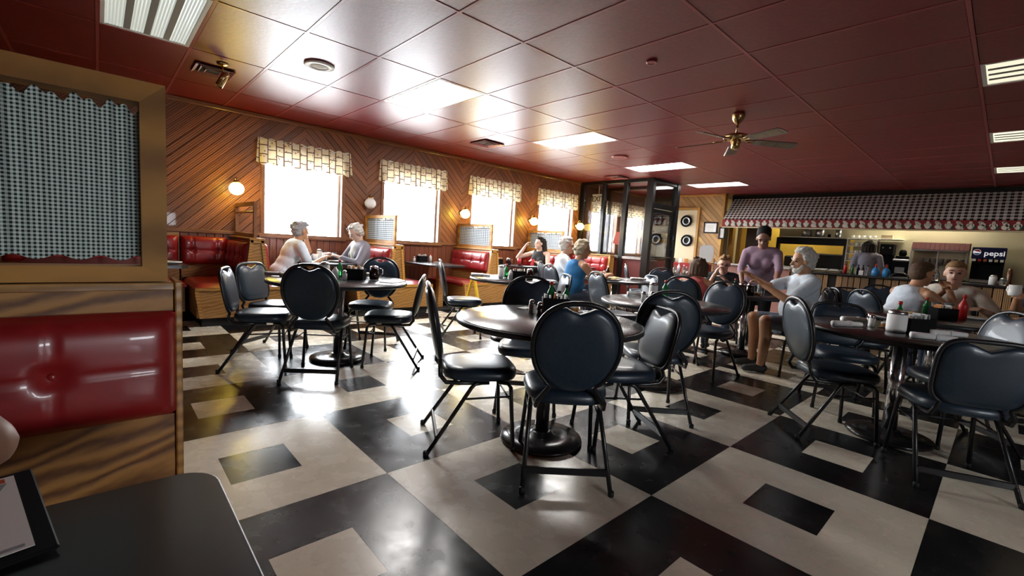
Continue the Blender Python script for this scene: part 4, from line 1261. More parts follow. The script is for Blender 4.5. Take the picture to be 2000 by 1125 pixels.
fr_ = thing('tall_cabinet', 'tall cream cabinet beside the kitchen corner post', 'cabinet', (12.5, 5.08, 0))
MB().bbox(-0.3, 0.3, -0.04, 0.2, 0, 2.35).build('body', 'cream', fr_)
for z in (1.5, 1.75): MB().bbox(-0.20, -0.14, -0.07, -0.04, z, z+0.08).build('handle', 'black', fr_)
# white cup rack
rk = thing('cup_rack', 'white wall rack stacked with cups and plates', 'rack', (12.9, 2.30, 0))
for z in (1.24, 1.40, 1.58, 1.74):
    MB().bbox(-0.14, 0.14, -0.28, 0.28, z, z+0.012, 0.002).build('shelf', 'white', rk)
for y in (-0.28, 0.268): MB().bbox(-0.14, 0.14, y, y+0.012, 1.1, 1.76, 0.002).build('upright', 'white', rk)
cup_me = MB().lathe([(0.026, 0), (0.036, 0.03), (0.038, 0.075), (0.034, 0.075), (0.03, 0.02), (0, 0.012)], 14).mesh('cup', MT['porcelain'])
cups = ['leftmost', 'second', 'third', 'fourth', 'fifth']
for r_, (z, nm) in enumerate(((1.753, 'top'), (1.593, 'second'), (1.413, 'third'), (1.253, 'lowest'))):
    for q in range(5):
        o = inst('cup', cup_me, None, (12.86, 2.50-q*0.1, z))
        tag(o, '%s white cup on the %s shelf of the white rack' % (cups[q], nm), 'cup', 'cups on the white rack')
o = MB().bbox(-0.08, 0.08, -0.10, 0.10, 0, 0.09, 0.004).build('tan_box', 'tan', None, (12.88, 1.88, 1.762)); tag(o, 'tan carton right of the cup rack', 'box')
tag(MB().bbox(12.72, 13.05, 1.60, 2.01, 1.745, 1.76).build('wall_shelf', 'white'), 'short white shelf holding a tan carton', 'shelf')
bc = thing('back_counter', 'dark back counter carrying the coffee machines', 'counter', (0, 0, 0))
MB().bbox(12.45, 13.05, -2.4, 2.48, 0.93, 0.965).build('countertop', 'laminate', bc)
MB().box(12.5, 13.05, -2.4, 2.46, 0, 0.929).build('body', 'blackmat', bc)
cm = thing('coffee_brewer', 'tall black coffee brewer on the back counter', 'coffee machine', (12.8, 1.83, 0.9655))
MB().bbox(-0.18, 0.18, -0.11, 0.11, 0, 0.05).build('base', 'black', cm); MB().bbox(0.04, 0.18, -0.11, 0.11, 0.05, 0.45).build('tower', 'black', cm)
MB().bbox(-0.18, 0.18, -0.115, 0.115, 0.45, 0.68).build('brew_head', 'black', cm)
MB().lathe([(0.06, 0.052), (0.075, 0.09), (0.07, 0.15), (0.05, 0.19), (0.055, 0.2)], 18, (-0.08, 0, 0)).build('carafe', 'jar', cm)
for y in (-0.06, 0.06): MB().ell((-0.185, y, 0.60), (0.01, 0.016, 0.016), 10, 6).build('knob', 'steel', cm)
c2 = thing('coffee_urn', 'squat black brewer with steel band beside the tall one', 'coffee machine', (12.8, 1.57, 0.9655))
MB().bbox(-0.17, 0.17, -0.13, 0.13, 0, 0.33).build('body', 'black', c2); MB().bbox(-0.175, 0.17, -0.132, 0.132, 0.33, 0.37).build('steel_band', 'steel', c2)
MB().bbox(-0.13, 0.13, -0.10, 0.10, 0.37, 0.44).build('lid', 'black', c2); MB().lathe([(0.05, 0.44), (0.07, 0.48), (0.06, 0.55), (0.03, 0.58)], 16).build('carafe', 'black', c2)
MB().bbox(-0.18, -0.171, -0.08, 0.08, 0.08, 0.20).build('display_panel', 'print_grey', c2)
# glass case with maroon canopy
gc = thing('display_case', 'glass-fronted display case under a scalloped maroon canopy', 'display case', (12.78, 0.98, 0.9655))
vs = []; nn = 12
cn_ = MB()
for k in range(nn):
    y0_ = -0.42+k*0.86/nn
    cn_.prism([(-0.24, 0.60), (-0.16, 0.74), (0.2, 0.76), (0.2, 0.60)], y0_, y0_+0.86/nn-0.004, 'y')
cn_.build('canopy', 'maroon', gc)
fr2 = MB()
for y in (-0.42, -0.0, 0.41): fr2.bbox(-0.22, -0.19, y, y+0.03, 0, 0.6, 0.003)
fr2.bbox(-0.22, 0.2, -0.42, 0.44, 0.57, 0.598, 0.003); fr2.bbox(-0.22, 0.2, -0.42, 0.44, 0.0, 0.03, 0.003)
fr2.build('frame', 'steel', gc)
MB().box(-0.2, 0.2, -0.39, 0.41, 0.30, 0.312).build('inner_shelf', 'glass', gc)
MB().box(0.18, 0.2, -0.42, 0.44, 0.03, 0.57).build('case_back', 'tan', gc)
MB().box(-0.207, -0.203, -0.39, 0.41, 0.03, 0.57).build('pane', 'glass', gc)
gl_me = MB().lathe([(0.026, 0), (0.032, 0.11), (0.029, 0.11), (0.024, 0.008), (0, 0.008)], 12).mesh('drinking_glass', MT['jar'])
for q in range(7):
    o = inst('drinking_glass', gl_me, None, (12.76, 0.64+q*0.10, 1.278))
    tag(o, ['rightmost', 'second from right', 'third from right', 'middle', 'third from left', 'second from left', 'leftmost'][q]+' drinking glass on the display case shelf', 'glass', 'glasses in the display case')
# soda dispenser
sd = thing('soda_dispenser', 'dark soda dispenser with a lit pepsi header panel', 'drinks machine', (12.78, 0.29, 0.9655))
MB().bbox(-0.05, 0.22, -0.22, 0.22, 0.0, 0.48).build('cabinet', 'black', sd)
MB().bbox(-0.22, 0.22, -0.23, 0.23, 0.46, 0.68).build('header_panel', 'navy', sd)
MB().bbox(-0.22, -0.05, -0.21, 0.21, 0.0, 0.06).build('drip_tray', 'steel', sd)
inst('lettering', text_mesh('pepsi', 0.135, MT['print_white'], 0.001, 0.002), sd, (-0.222, -0.075, 0.565), (PI/2, 0, -PI/2))
em = MB(); em.lathe([(0.055, 0), (0.055, 0.003), (0, 0.003)], 24); Rm = Matrix.Translation((-0.2215, 0.16, 0.585)) @ Matrix.Rotation(R_(-90), 4, 'Y'); em.v = [Rm @ p for p in em.v]; em.build('emblem_disc', 'print_white', sd)
def seg_(a0, a1, m_, nm):
    P_ = [(0.05*math.cos(a0+(a1-a0)*k/12)+0.16, 0.05*math.sin(a0+(a1-a0)*k/12)+0.585) for k in range(13)]
    MB().prism(P_, -0.2262, -0.2247, 'x').build(nm, m_, sd)
seg_(R_(20), R_(175), 'print_red', 'emblem_red'); seg_(R_(205), R_(340), 'print_blue', 'emblem_blue')
for q in range(6):
    y = 0.185-q*0.074
    v_ = MB().bbox(-0.20, -0.12, y-0.022, y+0.022, 0.37, 0.459, 0.004).build('valve', 'black', sd)
    MB().bbox(-0.206, -0.2, y-0.024, y+0.024, 0.41, 0.455, 0.001).build('flavour_label', ['paper', 'print_red', 'amber', 'paper', 'tan', 'paper'][q], v_)
# things on the front counter
def bottle(name, label, x, y, z, m_, h_=0.20, r=0.03, cap='white', cat='bottle', group=None, neck=0.35):
    t = thing(name, label, cat, (x, y, z), 0, group)
    MB().lathe([(0, 0), (r, 0.002), (r, h_*0.55), (r*0.95, h_*0.62), (r*neck, h_*0.80), (r*neck, h_*0.9)], 16).build('bottle_body', m_, t)
    MB().lathe([(r*neck+0.003, h_*0.88), (r*neck+0.003, h_), (0, h_)], 12).build('cap', cap, t)
    return t
CTZ = 0.9655
def sprayer(y, lab):
    t = thing('spray_bottle', lab, 'spray bottle', (11.2, y, CTZ), 0, 'blue spray bottles on the counter')
    MB().lathe([(0, 0), (0.062, 0.002), (0.066, 0.09), (0.05, 0.14), (0.018, 0.165), (0.016, 0.18)], 18).build('bottle_body', 'blue', t)
    m_ = MB(); m_.lathe([(0.02, 0.178), (0.02, 0.2), (0.012, 0.205)], 12); m_.bbox(-0.08, 0.02, -0.012, 0.012, 0.205, 0.235, 0.004); m_.bbox(-0.05, -0.035, -0.006, 0.006, 0.165, 0.205, 0.002)
    m_.build('trigger_head', 'ketchup', t)
sprayer(1.74, 'blue spray bottle with red trigger, left of the pair'); sprayer(1.58, 'blue spray bottle with red trigger, right of the pair')
bottle('squeeze_bottle', 'red squeeze bottle standing on the dark counter', 11.25, 2.24, CTZ, 'ketchup', 0.22, 0.032, 'ketchup', neck=0.3)
for q, y in enumerate((2.12, 2.03, 1.95, 1.88)):
    bottle('dark_bottle', ['leftmost dark bottle beside the red squeeze bottle', 'second dark bottle on the counter', 'third dark bottle on the counter', 'dark bottle nearest the blue spray bottles'][q], 11.24+0.03*(q % 2), y, CTZ, ['green', 'black', 'syrup', 'jar'][q], 0.2, 0.026, 'black')
o = MB().bbox(-0.01, 0.01, -0.035, 0.035, 0, 0.09, 0.002).build('table_card', 'paper', None, (11.1, 1.95, CTZ)); tag(o, 'small white card standing at the counter edge', 'card')
for q, (y, r, h_, m_, lab) in enumerate(((0.16, 0.05, 0.16, 'sugar', 'glass jar of sugar at the right of the counter'), (0.04, 0.045, 0.12, 'jar', 'low glass jar beside the sugar jar on the counter'))):
    t = thing('glass_jar', lab, 'jar', (11.2, y, CTZ))
    MB().lathe([(0, 0), (r, 0.002), (r, h_*0.82), (r*0.8, h_*0.9)], 16).build('jar_body', m_, t)
    MB().lathe([(r*0.85, h_*0.88), (r*0.85, h_), (0, h_+0.01)], 16).build('lid', 'steel', t)
bottle('sauce_bottle', 'green-capped bottle behind the clasped hands', 11.2, 0.98, CTZ, 'jar', 0.24, 0.03, 'green'); bottle('sauce_bottle', 'clear bottle left of the man facing us', 11.22, 0.86, CTZ, 'jar', 0.22, 0.035, 'steel')
t = thing('pepper_mill', 'tall brown wooden pepper mill at the right of the counter', 'mill', (11.5, -0.02, CTZ))
MB().lathe([(0, 0), (0.04, 0.002), (0.03, 0.1), (0.036, 0.2), (0.03, 0.24)], 14).build('mill_body', 'trim', t); MB().ell((0, 0, 0.265), (0.028, 0.028, 0.03), 12, 8).build('mill_head', 'trim', t)
for q, y in enumerate((2.40, 1.36)):
    t = thing('wire_rack', ['low black wire rack at the left of the counter', 'low black wire rack right of the spray bottles'][q], 'rack', (11.05, y, CTZ))
    MB().tube([(0.0, -0.13, 0.0), (0, -0.12, 0.05), (0, -0.06, 0.09), (0, 0.06, 0.09), (0, 0.12, 0.05), (0, 0.13, 0.0)], 0.006, 6).build('front_hoop', 'black_metal', t)
    MB().tube([(0.1, -0.13, 0.0), (0.1, -0.12, 0.05), (0.1, -0.06, 0.09), (0.1, 0.06, 0.09), (0.1, 0.12, 0.05), (0.1, 0.13, 0.0)], 0.006, 6).build('rear_hoop', 'black_metal', t)
    for yy in (-0.1, 0, 0.1): MB().tube([(0, yy, 0.055 if yy else 0.09), (0.1, yy, 0.055 if yy else 0.09)], 0.004, 6).build('rung', 'black_metal', t)
# unseen ceiling lamps, added to brighten the kitchen and the yellow room
kl = thing('kitchen_fill_light', 'unseen fill light added inside the kitchen behind the awning', 'light', (12.85, 1.2, CZ-0.03))
MB().bbox(-0.15, 0.15, -0.6, 0.6, 0.0, 0.028).build('housing', 'white', kl)
MB().box(-0.13, 0.13, -0.58, 0.58, -0.006, -0.001).build('diffuser', lamp_mat('kitchen_diffuser', (1, 0.93, 0.75), 15.0), kl)
kl2 = thing('kitchen_fill_light', 'unseen fill light added in the yellow room behind the pass-through', 'light', (13.55, 3.9, CZ-0.03))
MB().bbox(-0.15, 0.15, -0.6, 0.6, 0.0, 0.028).build('housing', 'white', kl2)
MB().box(-0.13, 0.13, -0.58, 0.58, -0.006, -0.001).build('diffuser', lamp_mat('kitchen_fill_diffuser_b', (1, 0.9, 0.7), 9.0), kl2)

# yellow folding floor sign
ys = thing('floor_sign', 'yellow folding caution sign standing edge-on by the booths', 'sign', (3.98, 5.16, 0), R_(0))
for s in (1, -1):
    m_ = MB().bbox(-0.012, 0.012, -0.15, 0.15, 0.0, 0.64, 0.004)
    M_ = Matrix.Translation((s*0.15, 0, 0.0)) @ Matrix.Rotation(-s*R_(12), 4, 'Y')
    m_.v = [M_ @ p for p in m_.v]; m_.build('leaf', 'yellow_sign', ys)
MB().tube([(-0.09, 0, 0.30), (0.09, 0, 0.30)], 0.004, 6).build('hinge_strap', 'yellow_sign', ys)
ys.rotation_euler = (0, 0, R_(-42))

# ================================================================== THINGS ON THE TABLES
ZT = 0.7412
PH = {'T1': 'the first window table', 'T2': 'the nearest round table', 'T3': 'the table by the yellow sign', 'T4': 'the table behind the white-glare chair', 'T5': 'the dark right-hand table', 'T6': 'the table of the two men',
      'T7': 'the table by the waitress', 'T8': 'the table of the person in blue', 'T9': 'the far bottle table', 'B2': 'the first window booth table', 'B3': 'the empty booth table', 'B4': "the booth table of the woman in black", 'B1': 'the dark corner booth table'}
def sugar(x, y, T, z=ZT):
    t = thing('sugar_pourer', 'tall glass sugar pourer with steel lid on '+PH[T], 'sugar pourer', (x, y, z), 0, 'glass sugar pourers')
    MB().lathe([(0, 0), (0.036, 0.002), (0.038, 0.02), (0.038, 0.12), (0.034, 0.132)], 18).build('glass_body', 'sugar', t)
    MB().lathe([(0.037, 0.128), (0.037, 0.142), (0.026, 0.152), (0.01, 0.156), (0, 0.157)], 18).build('lid', 'steel', t)
def shaker(x, y, T, kind, z=ZT):
    t = thing(kind+'_shaker', 'small glass '+kind+' shaker with steel top on '+PH[T], 'shaker', (x, y, z), 0, 'salt and pepper shakers')
    MB().lathe([(0, 0), (0.021, 0.002), (0.019, 0.03), (0.021, 0.055), (0.016, 0.062)], 10).build('glass_body', 'sugar' if kind == 'salt' else 'syrup', t)
    MB().lathe([(0.018, 0.06), (0.018, 0.075), (0.012, 0.086), (0, 0.088)], 14).build('lid', 'chrome', t)
def creamer(x, y, T, lab='syrup jug with steel lid and handle on ', m_='syrup', z=ZT):
    t = thing('syrup_jug', lab+PH[T], 'jug', (x, y, z), R_(random.uniform(-40, 40)), 'syrup jugs')
    MB().lathe([(0, 0), (0.042, 0.002), (0.048, 0.04), (0.04, 0.09), (0.034, 0.11)], 16).build('glass_body', m_, t)
    MB().lathe([(0.037, 0.106), (0.037, 0.122), (0.02, 0.132), (0, 0.134)], 16).build('lid', 'chrome', t)
    MB().tube([(0.036, 0, 0.112), (0.075, 0, 0.10), (0.078, 0, 0.06), (0.046, 0, 0.03)], 0.006, 6).build('handle', 'chrome', t)
def caddy(x, y, T, rz=0, z=ZT):
    t = thing('condiment_caddy', 'black condiment caddy filled with packets on '+PH[T], 'caddy', (x, y, z), R_(rz), 'black condiment caddies')
    m_ = MB(); w_, d_, h_ = 0.17, 0.11, 0.10
    m_.bbox(-w_/2, w_/2, -d_/2, -d_/2+0.006, 0, h_, 0.002); m_.bbox(-w_/2, w_/2, d_/2-0.006, d_/2, 0, h_, 0.002)
    m_.bbox(-w_/2, -w_/2+0.006, -d_/2+0.006, d_/2-0.006, 0, h_, 0.002); m_.bbox(w_/2-0.006, w_/2, -d_/2+0.006, d_/2-0.006, 0, h_, 0.002); m_.box(-w_/2, w_/2, -d_/2, d_/2, 0, 0.006)
    m_.build('tray', 'black', t)
    for k in range(9):
        M_ = Matrix.Translation((-0.065+k*0.016, random.uniform(-0.015, 0.015), 0.008)) @ Matrix.Rotation(random.uniform(-0.12, 0.12), 4, 'Y')
        p = MB().box(-0.0035, 0.0035, -0.03, 0.03, 0, random.uniform(0.10, 0.125), M_)
        p.build('packet', random.choice(['paper', 'paper', 'print_grey', 'amber']), t)
def green(x, y, T, z=ZT, h_=0.17): bottle('sauce_bottle', 'green glass sauce bottle on '+PH[T], x, y, z, 'green', h_, 0.026, 'ketchup', 'bottle', 'green sauce bottles')
def oil(x, y, T, z=ZT): bottle('dressing_bottle', 'pale dressing bottle with dark cap on '+PH[T], x, y, z, 'porcelain', 0.13, 0.028, 'black', 'bottle', 'pale dressing bottles')
def jam(x, y, T, z=ZT):
    t = thing('jam_stand', 'little stand of jam pots on '+PH[T], 'jam stand', (x, y, z))
    for a, b in ((0, 0), (0.042, 0.01), (0.015, 0.04)):
        j = MB().lathe([(0, 0), (0.018, 0.001), (0.021, 0.024), (0.019, 0.026)], 12, (a, b, 0.004)).build('jam_pot', 'amber', t)
        MB().lathe([(0.0195, 0.026), (0.0195, 0.032), (0, 0.033)], 12, (a, b, 0.004)).build('lid', 'paper', j)
    MB().bbox(-0.028, 0.07, -0.028, 0.068, 0, 0.0035, 0.001).build('tray', 'chrome', t)
def roll(x, y, T, rz, lab, z=ZT):
    t = thing('napkin_roll', lab, 'napkin', (x, y, z), R_(rz), 'rolled napkins with cutlery')
    m_ = MB().tube([(-0.11, 0, 0.018), (-0.08, 0, 0.02), (0.0, 0, 0.02), (0.09, 0, 0.017), (0.115, 0.002, 0.016)], [0.021, 0.019, 0.018, 0.016, 0.0155], 12)
    m_.build('napkin', 'napkin', t)
    MB().lathe([(0.020, -0.012), (0.021, -0.01), (0.021, 0.01), (0.020, 0.012)], 14, M=Matrix.Translation((0.02, 0, 0.0195)) @ Matrix.Rotation(PI/2, 4, 'Y')).build('paper_band', 'paper', t)
    MB().bbox(0.112, 0.14, -0.006, 0.006, 0.014, 0.017, 0.001).build('cutlery_tip', 'chrome', t)
def sheet(x, y, T, rz, lab, w_=0.2, d_=0.13, z=ZT):
    o = MB().bbox(-w_/2, w_/2, -d_/2, d_/2, 0, 0.006, 0.002).build('folded_paper', 'paper', None, (x, y, z), R_(rz)); tag(o, lab, 'paper')
def tumbler(x, y, T, m_, lab, h_=0.12, r=0.036, z=ZT, cat='glass', nm='tumbler'):
    t = thing(nm, lab, cat, (x, y, z))
    MB().lathe([(0, 0.004), (r*0.78, 0), (r, h_), (r*0.93, h_), (r*0.74, 0.01), (0, 0.01)], 18).build('glass_wall', m_, t)
    MB().lathe([(0, 0.011), (r*0.73, 0.011), (r*0.86, h_*0.7), (0, h_*0.7)], 18).build('drink', 'jar' if m_ != 'redcup' else 'syrup', t)
def mug(x, y, lab, rz=0, z=ZT):
    t = thing('coffee_mug', lab, 'mug', (x, y, z), R_(rz))
    MB().lathe([(0, 0.004), (0.036, 0), (0.041, 0.01), (0.041, 0.092), (0.037, 0.092), (0.036, 0.01), (0, 0.01)], 18).build('mug_body', 'porcelain', t)
    MB().tube([(0.04, 0, 0.078), (0.066, 0, 0.072), (0.07, 0, 0.045), (0.058, 0, 0.024), (0.04, 0, 0.02)], 0.006, 8).build('handle', 'porcelain', t)
    MB().lathe([(0.0365, 0.072), (0, 0.073)], 16).build('coffee', 'syrup', t)
    return t
def plate(x, y, T, lab, r=0.125, food=True, z=ZT):
    t = thing('dinner_plate', lab, 'plate', (x, y, z))
    MB().lathe([(0, 0.002), (r*0.6, 0), (r, 0.016), (r, 0.02), (r*0.62, 0.007), (0, 0.007)], 28).build('plate', 'porcelain', t)
    if food:
        m_ = MB()
        for k in range(5): m_.ell((random.uniform(-0.05, 0.05), random.uniform(-0.05, 0.05), 0.018), (0.035, 0.03, 0.018), 10, 6)
        m_.build('food', 'food', t)
# first window table
sugar(1.50, 4.12, 'T1'); oil(1.58, 4.09, 'T1'); green(1.66, 4.19, 'T1'); caddy(1.76, 4.07, 'T1', -42); creamer(1.92, 4.02, 'T1'); jam(1.97, 4.14, 'T1'); shaker(1.64, 4.02, 'T1', 'salt')
roll(1.19, 4.40, 'T1', -30, 'fat white napkin roll at the left rim of the first window table'); sheet(2.00, 3.80, 'T1', 30, 'bright white folded napkin at the right rim of the first window table', 0.24, 0.14); roll(1.98, 4.42, 'T1', -20, 'napkin roll lying before the grey chair of the first window table')
# nearest table
shaker(1.97, 1.95, 'T2', 'salt'); shaker(1.94, 1.85, 'T2', 'pepper'); green(2.20, 2.01, 'T2', h_=0.19); oil(2.255, 1.985, 'T2'); caddy(2.13, 1.90, 'T2', -42); jam(2.28, 1.88, 'T2'); sheet(2.08, 2.12, 'T2', 10, 'crumpled white napkin behind the shakers on the nearest round table', 0.1, 0.07)
bottle('sauce_bottle', 'second green-labelled bottle beside the caddy on the nearest round table', 2.32, 1.98, ZT, 'green', 0.17, 0.024, 'black', 'bottle')
# table by the sign
sugar(3.57, 4.09, 'T3'); green(3.66, 4.10, 'T3'); oil(3.60, 3.95, 'T3'); caddy(3.70, 3.92, 'T3', -40); creamer(3.85, 3.88, 'T3'); roll(3.42, 4.30, 'T3', -35, 'white napkin roll on the table by the yellow sign'); sheet(4.02, 3.75, 'T3', -30, 'white folded napkin right side of the table by the yellow sign')
# table behind the bright chair
sugar(3.69, 2.13, 'T4'); green(3.88, 2.12, 'T4'); shaker(3.42, 2.06, 'T4', 'salt'); shaker(3.49, 2.02, 'T4', 'pepper'); roll(3.78, 2.33, 'T4', -38, 'dark-banded napkin roll on the table behind the white-glare chair')
# right-hand table
roll(3.77, 0.70, 'T5', -33, 'buff napkin roll nearest the blue chair on the dark right-hand table'); roll(4.15, 0.72, 'T5', -38, 'white napkin roll at the back of the dark right-hand table'); shaker(3.98, 0.60, 'T5', 'salt'); shaker(4.04, 0.62, 'T5', 'pepper'); jam(4.03, 0.50, 'T5')
t = thing('steel_pitcher', 'wide sugar jar with steel lid on the dark right-hand table', 'jar', (3.87, 0.455, ZT))
MB().lathe([(0, 0), (0.05, 0.002), (0.054, 0.02), (0.054, 0.115), (0.05, 0.12)], 24).build('jar_body', 'sugar', t); MB().lathe([(0.052, 0.118), (0.052, 0.135), (0.03, 0.146), (0, 0.148)], 24).build('lid', 'steel', t)
caddy(3.98, 0.37, 'T5', -42); green(4.13, 0.48, 'T5', h_=0.19); roll(3.72, 0.26, 'T5', -62, 'white napkin roll in front on the dark right-hand table'); roll(4.05, 0.22, 'T5', -48, 'napkin roll with knife at the right of the dark right-hand table')
# the two men
caddy(5.38, 0.34, 'T6', -44); bottle('ketchup_bottle', 'red ketchup squeeze bottle on the table of the two men', 5.60, 0.23, ZT, 'ketchup', 0.22, 0.033, 'ketchup', neck=0.28)
plate(5.42, 0.58, 'T6', 'plate of food left of the caddy on the table of the two men'); plate(5.84, 0.18, 'T6', 'plate at the right side of the table of the two men', food=False); green(5.50, 0.46, 'T6'); sheet(5.68, 0.66, 'T6', -40, 'folded paper behind the plate on the table of the two men')
tumbler(5.80, 0.42, 'T6', 'jar', 'clear tumbler before the man in the white T-shirt'); tumbler(5.92, 0.34, 'T6', 'jar', 'second clear tumbler before the man in the white T-shirt'); shaker(5.62, 0.36, 'T6', 'salt')
# waitress table
green(5.58, 2.16, 'T7'); creamer(5.46, 2.03, 'T7'); creamer(5.56, 1.98, 'T7', 'second syrup jug with steel lid on '); tumbler(5.74, 1.93, 'T7', 'jar', 'clear tall tumbler on the table by the waitress', 0.14, 0.04); jam(5.60, 1.90, 'T7'); shaker(5.64, 2.1, 'T7', 'salt'); mug(5.90, 1.98, 'coffee mug under the hands of the white-bearded man')
# blue person's table
plate(5.22, 3.66, 'T8', 'plate at the near rim of the table of the person in blue'); plate(5.50, 3.80, 'T8', 'heaped plate in the middle of the table of the person in blue'); jam(5.58, 4.0, 'T8'); bottle('sauce_bottle', 'dark sauce bottle on the table of the person in blue', 5.66, 4.05, ZT, 'syrup', 0.17, 0.028, 'paper'); roll(5.82, 3.62, 'T8', -40, 'napkin roll at the right rim of the table of the person in blue'); sheet(5.40, 4.08, 'T8', -30, 'stack of white papers on the table of the person in blue'); oil(5.48, 3.98, 'T8')
# far bottle table
for k, (x, y) in enumerate(((9.0, 4.75), (9.12, 4.72), (9.22, 4.66), (9.35, 4.66), (9.42, 4.5))):
    bottle('bottle', ['clear bottle at the left of the far bottle table', 'second clear bottle of the far bottle table', 'middle clear bottle of the far bottle table', 'fourth clear bottle of the far bottle table', 'white canister at the right of the far bottle table'][k], x, y, ZT, ['jar', 'porcelain', 'jar', 'jar', 'porcelain'][k], [0.17, 0.24, 0.19, 0.15, 0.16][k], 0.035, ['green', 'steel', 'paper', 'steel', 'ketchup'][k])
# booths
mug(2.30, 6.72, 'white mug beside the man in the white T-shirt', 120, 0.7425); tumbler(2.40, 6.62, 'B2', 'porcelain', 'white paper cup in the middle of the first window booth table', 0.12, 0.04, 0.7425); tumbler(2.58, 6.72, 'B2', 'jar', 'clear glass before the grey-haired woman', 0.12, 0.034, 0.7425)
sugar(2.45, 6.98, 'B2', 0.7425); creamer(2.30, 6.98, 'B2', z=0.7425); sheet(2.18, 6.50, 'B2', 10, 'white menu sheet on the first window booth table', 0.24, 0.16, 0.7425); plate(2.50, 6.42, 'B2', 'white plate before the grey-haired woman', 0.11, False, 0.7425)
caddy(4.22, 6.98, 'B3', 0, 0.7425); shaker(4.05, 6.95, 'B3', 'salt', 0.7425); bottle('dressing_bottle', 'cream dressing bottle on the empty booth table', 4.38, 6.96, 0.7425, 'porcelain', 0.14, 0.026, 'ketchup'); sheet(4.45, 6.85, 'B3', 20, 'small white napkin on the empty booth table', 0.1, 0.08, 0.7425)
tumbler(5.98, 6.34, 'B4', 'redcup', 'left red tumbler before the woman in black', 0.14, 0.04, 0.7425); tumbler(6.22, 6.22, 'B4', 'redcup', 'right red tumbler before the woman in black', 0.14, 0.04, 0.7425); shaker(5.92, 6.62, 'B4', 'salt', 0.7425); shaker(5.99, 6.62, 'B4', 'pepper', 0.7425); caddy(5.82, 6.78, 'B4', 0, 0.7425); creamer(5.84, 6.5, 'B4', z=0.7425); sheet(6.08, 6.12, 'B4', 0, 'white paper placemat at the rim of the booth table of the woman in black', 0.3, 0.14, 0.7425)
plate(7.7, 6.5, 'B4', 'white plate on the booth table beside the lobby', 0.12, False, 0.7425)
plate(0.55, 5.75, 'B1', 'small white plate on the corner table behind the partition', 0.09, False, 0.7425); sheet(0.52, 6.02, 'B1', 40, 'white napkin on the corner table behind the partition', 0.16, 0.1, 0.7425)

# ================================================================== PEOPLE
WORKSHOP = bpy.data.scenes.new('workshop')     # small scene where bodies are remeshed, removed at the end
def vrem(parts, voxel, name, m_, smooth=4):
    mb = MB()
    for p in parts:
        if p[0] == 'c':
            _, a, ra, b, rb = p
            a, b = Vector(a), Vector(b)
            mb.ell(a, (ra,)*3, 14, 8); mb.ell(b, (rb,)*3, 14, 8)
            if (b-a).length > 1e-4: mb.tube([a, b], [ra, rb], 14)
        else:
            _, c, r, rot = p
            mb.ell(c, r, 20, 12, rot=rot)
    me = bpy.data.meshes.new(name); me.from_pydata([tuple(v) for v in mb.v], [], mb.f)
    o = bpy.data.objects.new(name, me); WORKSHOP.collection.objects.link(o)
    md = o.modifiers.new('remesh', 'REMESH'); md.mode = 'VOXEL'; md.voxel_size = voxel; md.use_smooth_shade = True
    if smooth:
        ms_ = o.modifiers.new('smooth', 'SMOOTH'); ms_.factor = 0.5; ms_.iterations = smooth
    vl = WORKSHOP.view_layers[0]; vl.update(); dg = vl.depsgraph
    out = bpy.data.meshes.new_from_object(o.evaluated_get(dg))
    bpy.data.objects.remove(o); bpy.data.meshes.remove(me)
    out.name = name; out.materials.clear(); out.materials.append(m_)
    for pl in out.polygons: pl.use_smooth = True
    return out
SKIN = {k: noisy('skin_'+k, tuple(c*0.88 for c in v), v, 25, 0.5) for k, v in dict(fair=(0.60, 0.36, 0.26), tan=(0.46, 0.23, 0.12), brown=(0.28, 0.14, 0.09), pale=(0.64, 0.42, 0.33)).items()}
HAIR = {k: noisy('hair_'+k, tuple(c*0.55 for c in v), v, 45, 0.75, bump=0.6, spec=0.25) for k, v in dict(white=(0.62, 0.59, 0.54), grey=(0.36, 0.35, 0.36), dark=(0.022, 0.014, 0.012), brown=(0.10, 0.055, 0.03), blond=(0.62, 0.52, 0.36), sandy=(0.30, 0.17, 0.07), black=(0.008, 0.007, 0.008)).items()}
def cloth(name, c): return noisy('cloth_'+name, tuple(v*0.85 for v in c), c, 30, 0.85)
EYE = pm('eye_dark', (0.03, 0.02, 0.015), 0.2); LIP = pm('lips', (0.32, 0.10, 0.08), 0.5); SHOE = pm('shoe', (0.03, 0.03, 0.03), 0.6)
def ik(S, W, a, b, hint):
    S, W = Vector(S), Vector(W); d = W-S; L = min(d.length, (a+b)*0.995)
    d.normalize()
    x = (a*a-b*b+L*L)/(2*L); h = math.sqrt(max(0, a*a-x*x))
    hv = Vector(hint); hv -= hv.dot(d)*d
    if hv.length < 1e-4: hv = Vector((0, 0, -1))-d*(-d.z)
    hv.normalize()
    return S+d*x+hv*h, S+d*L
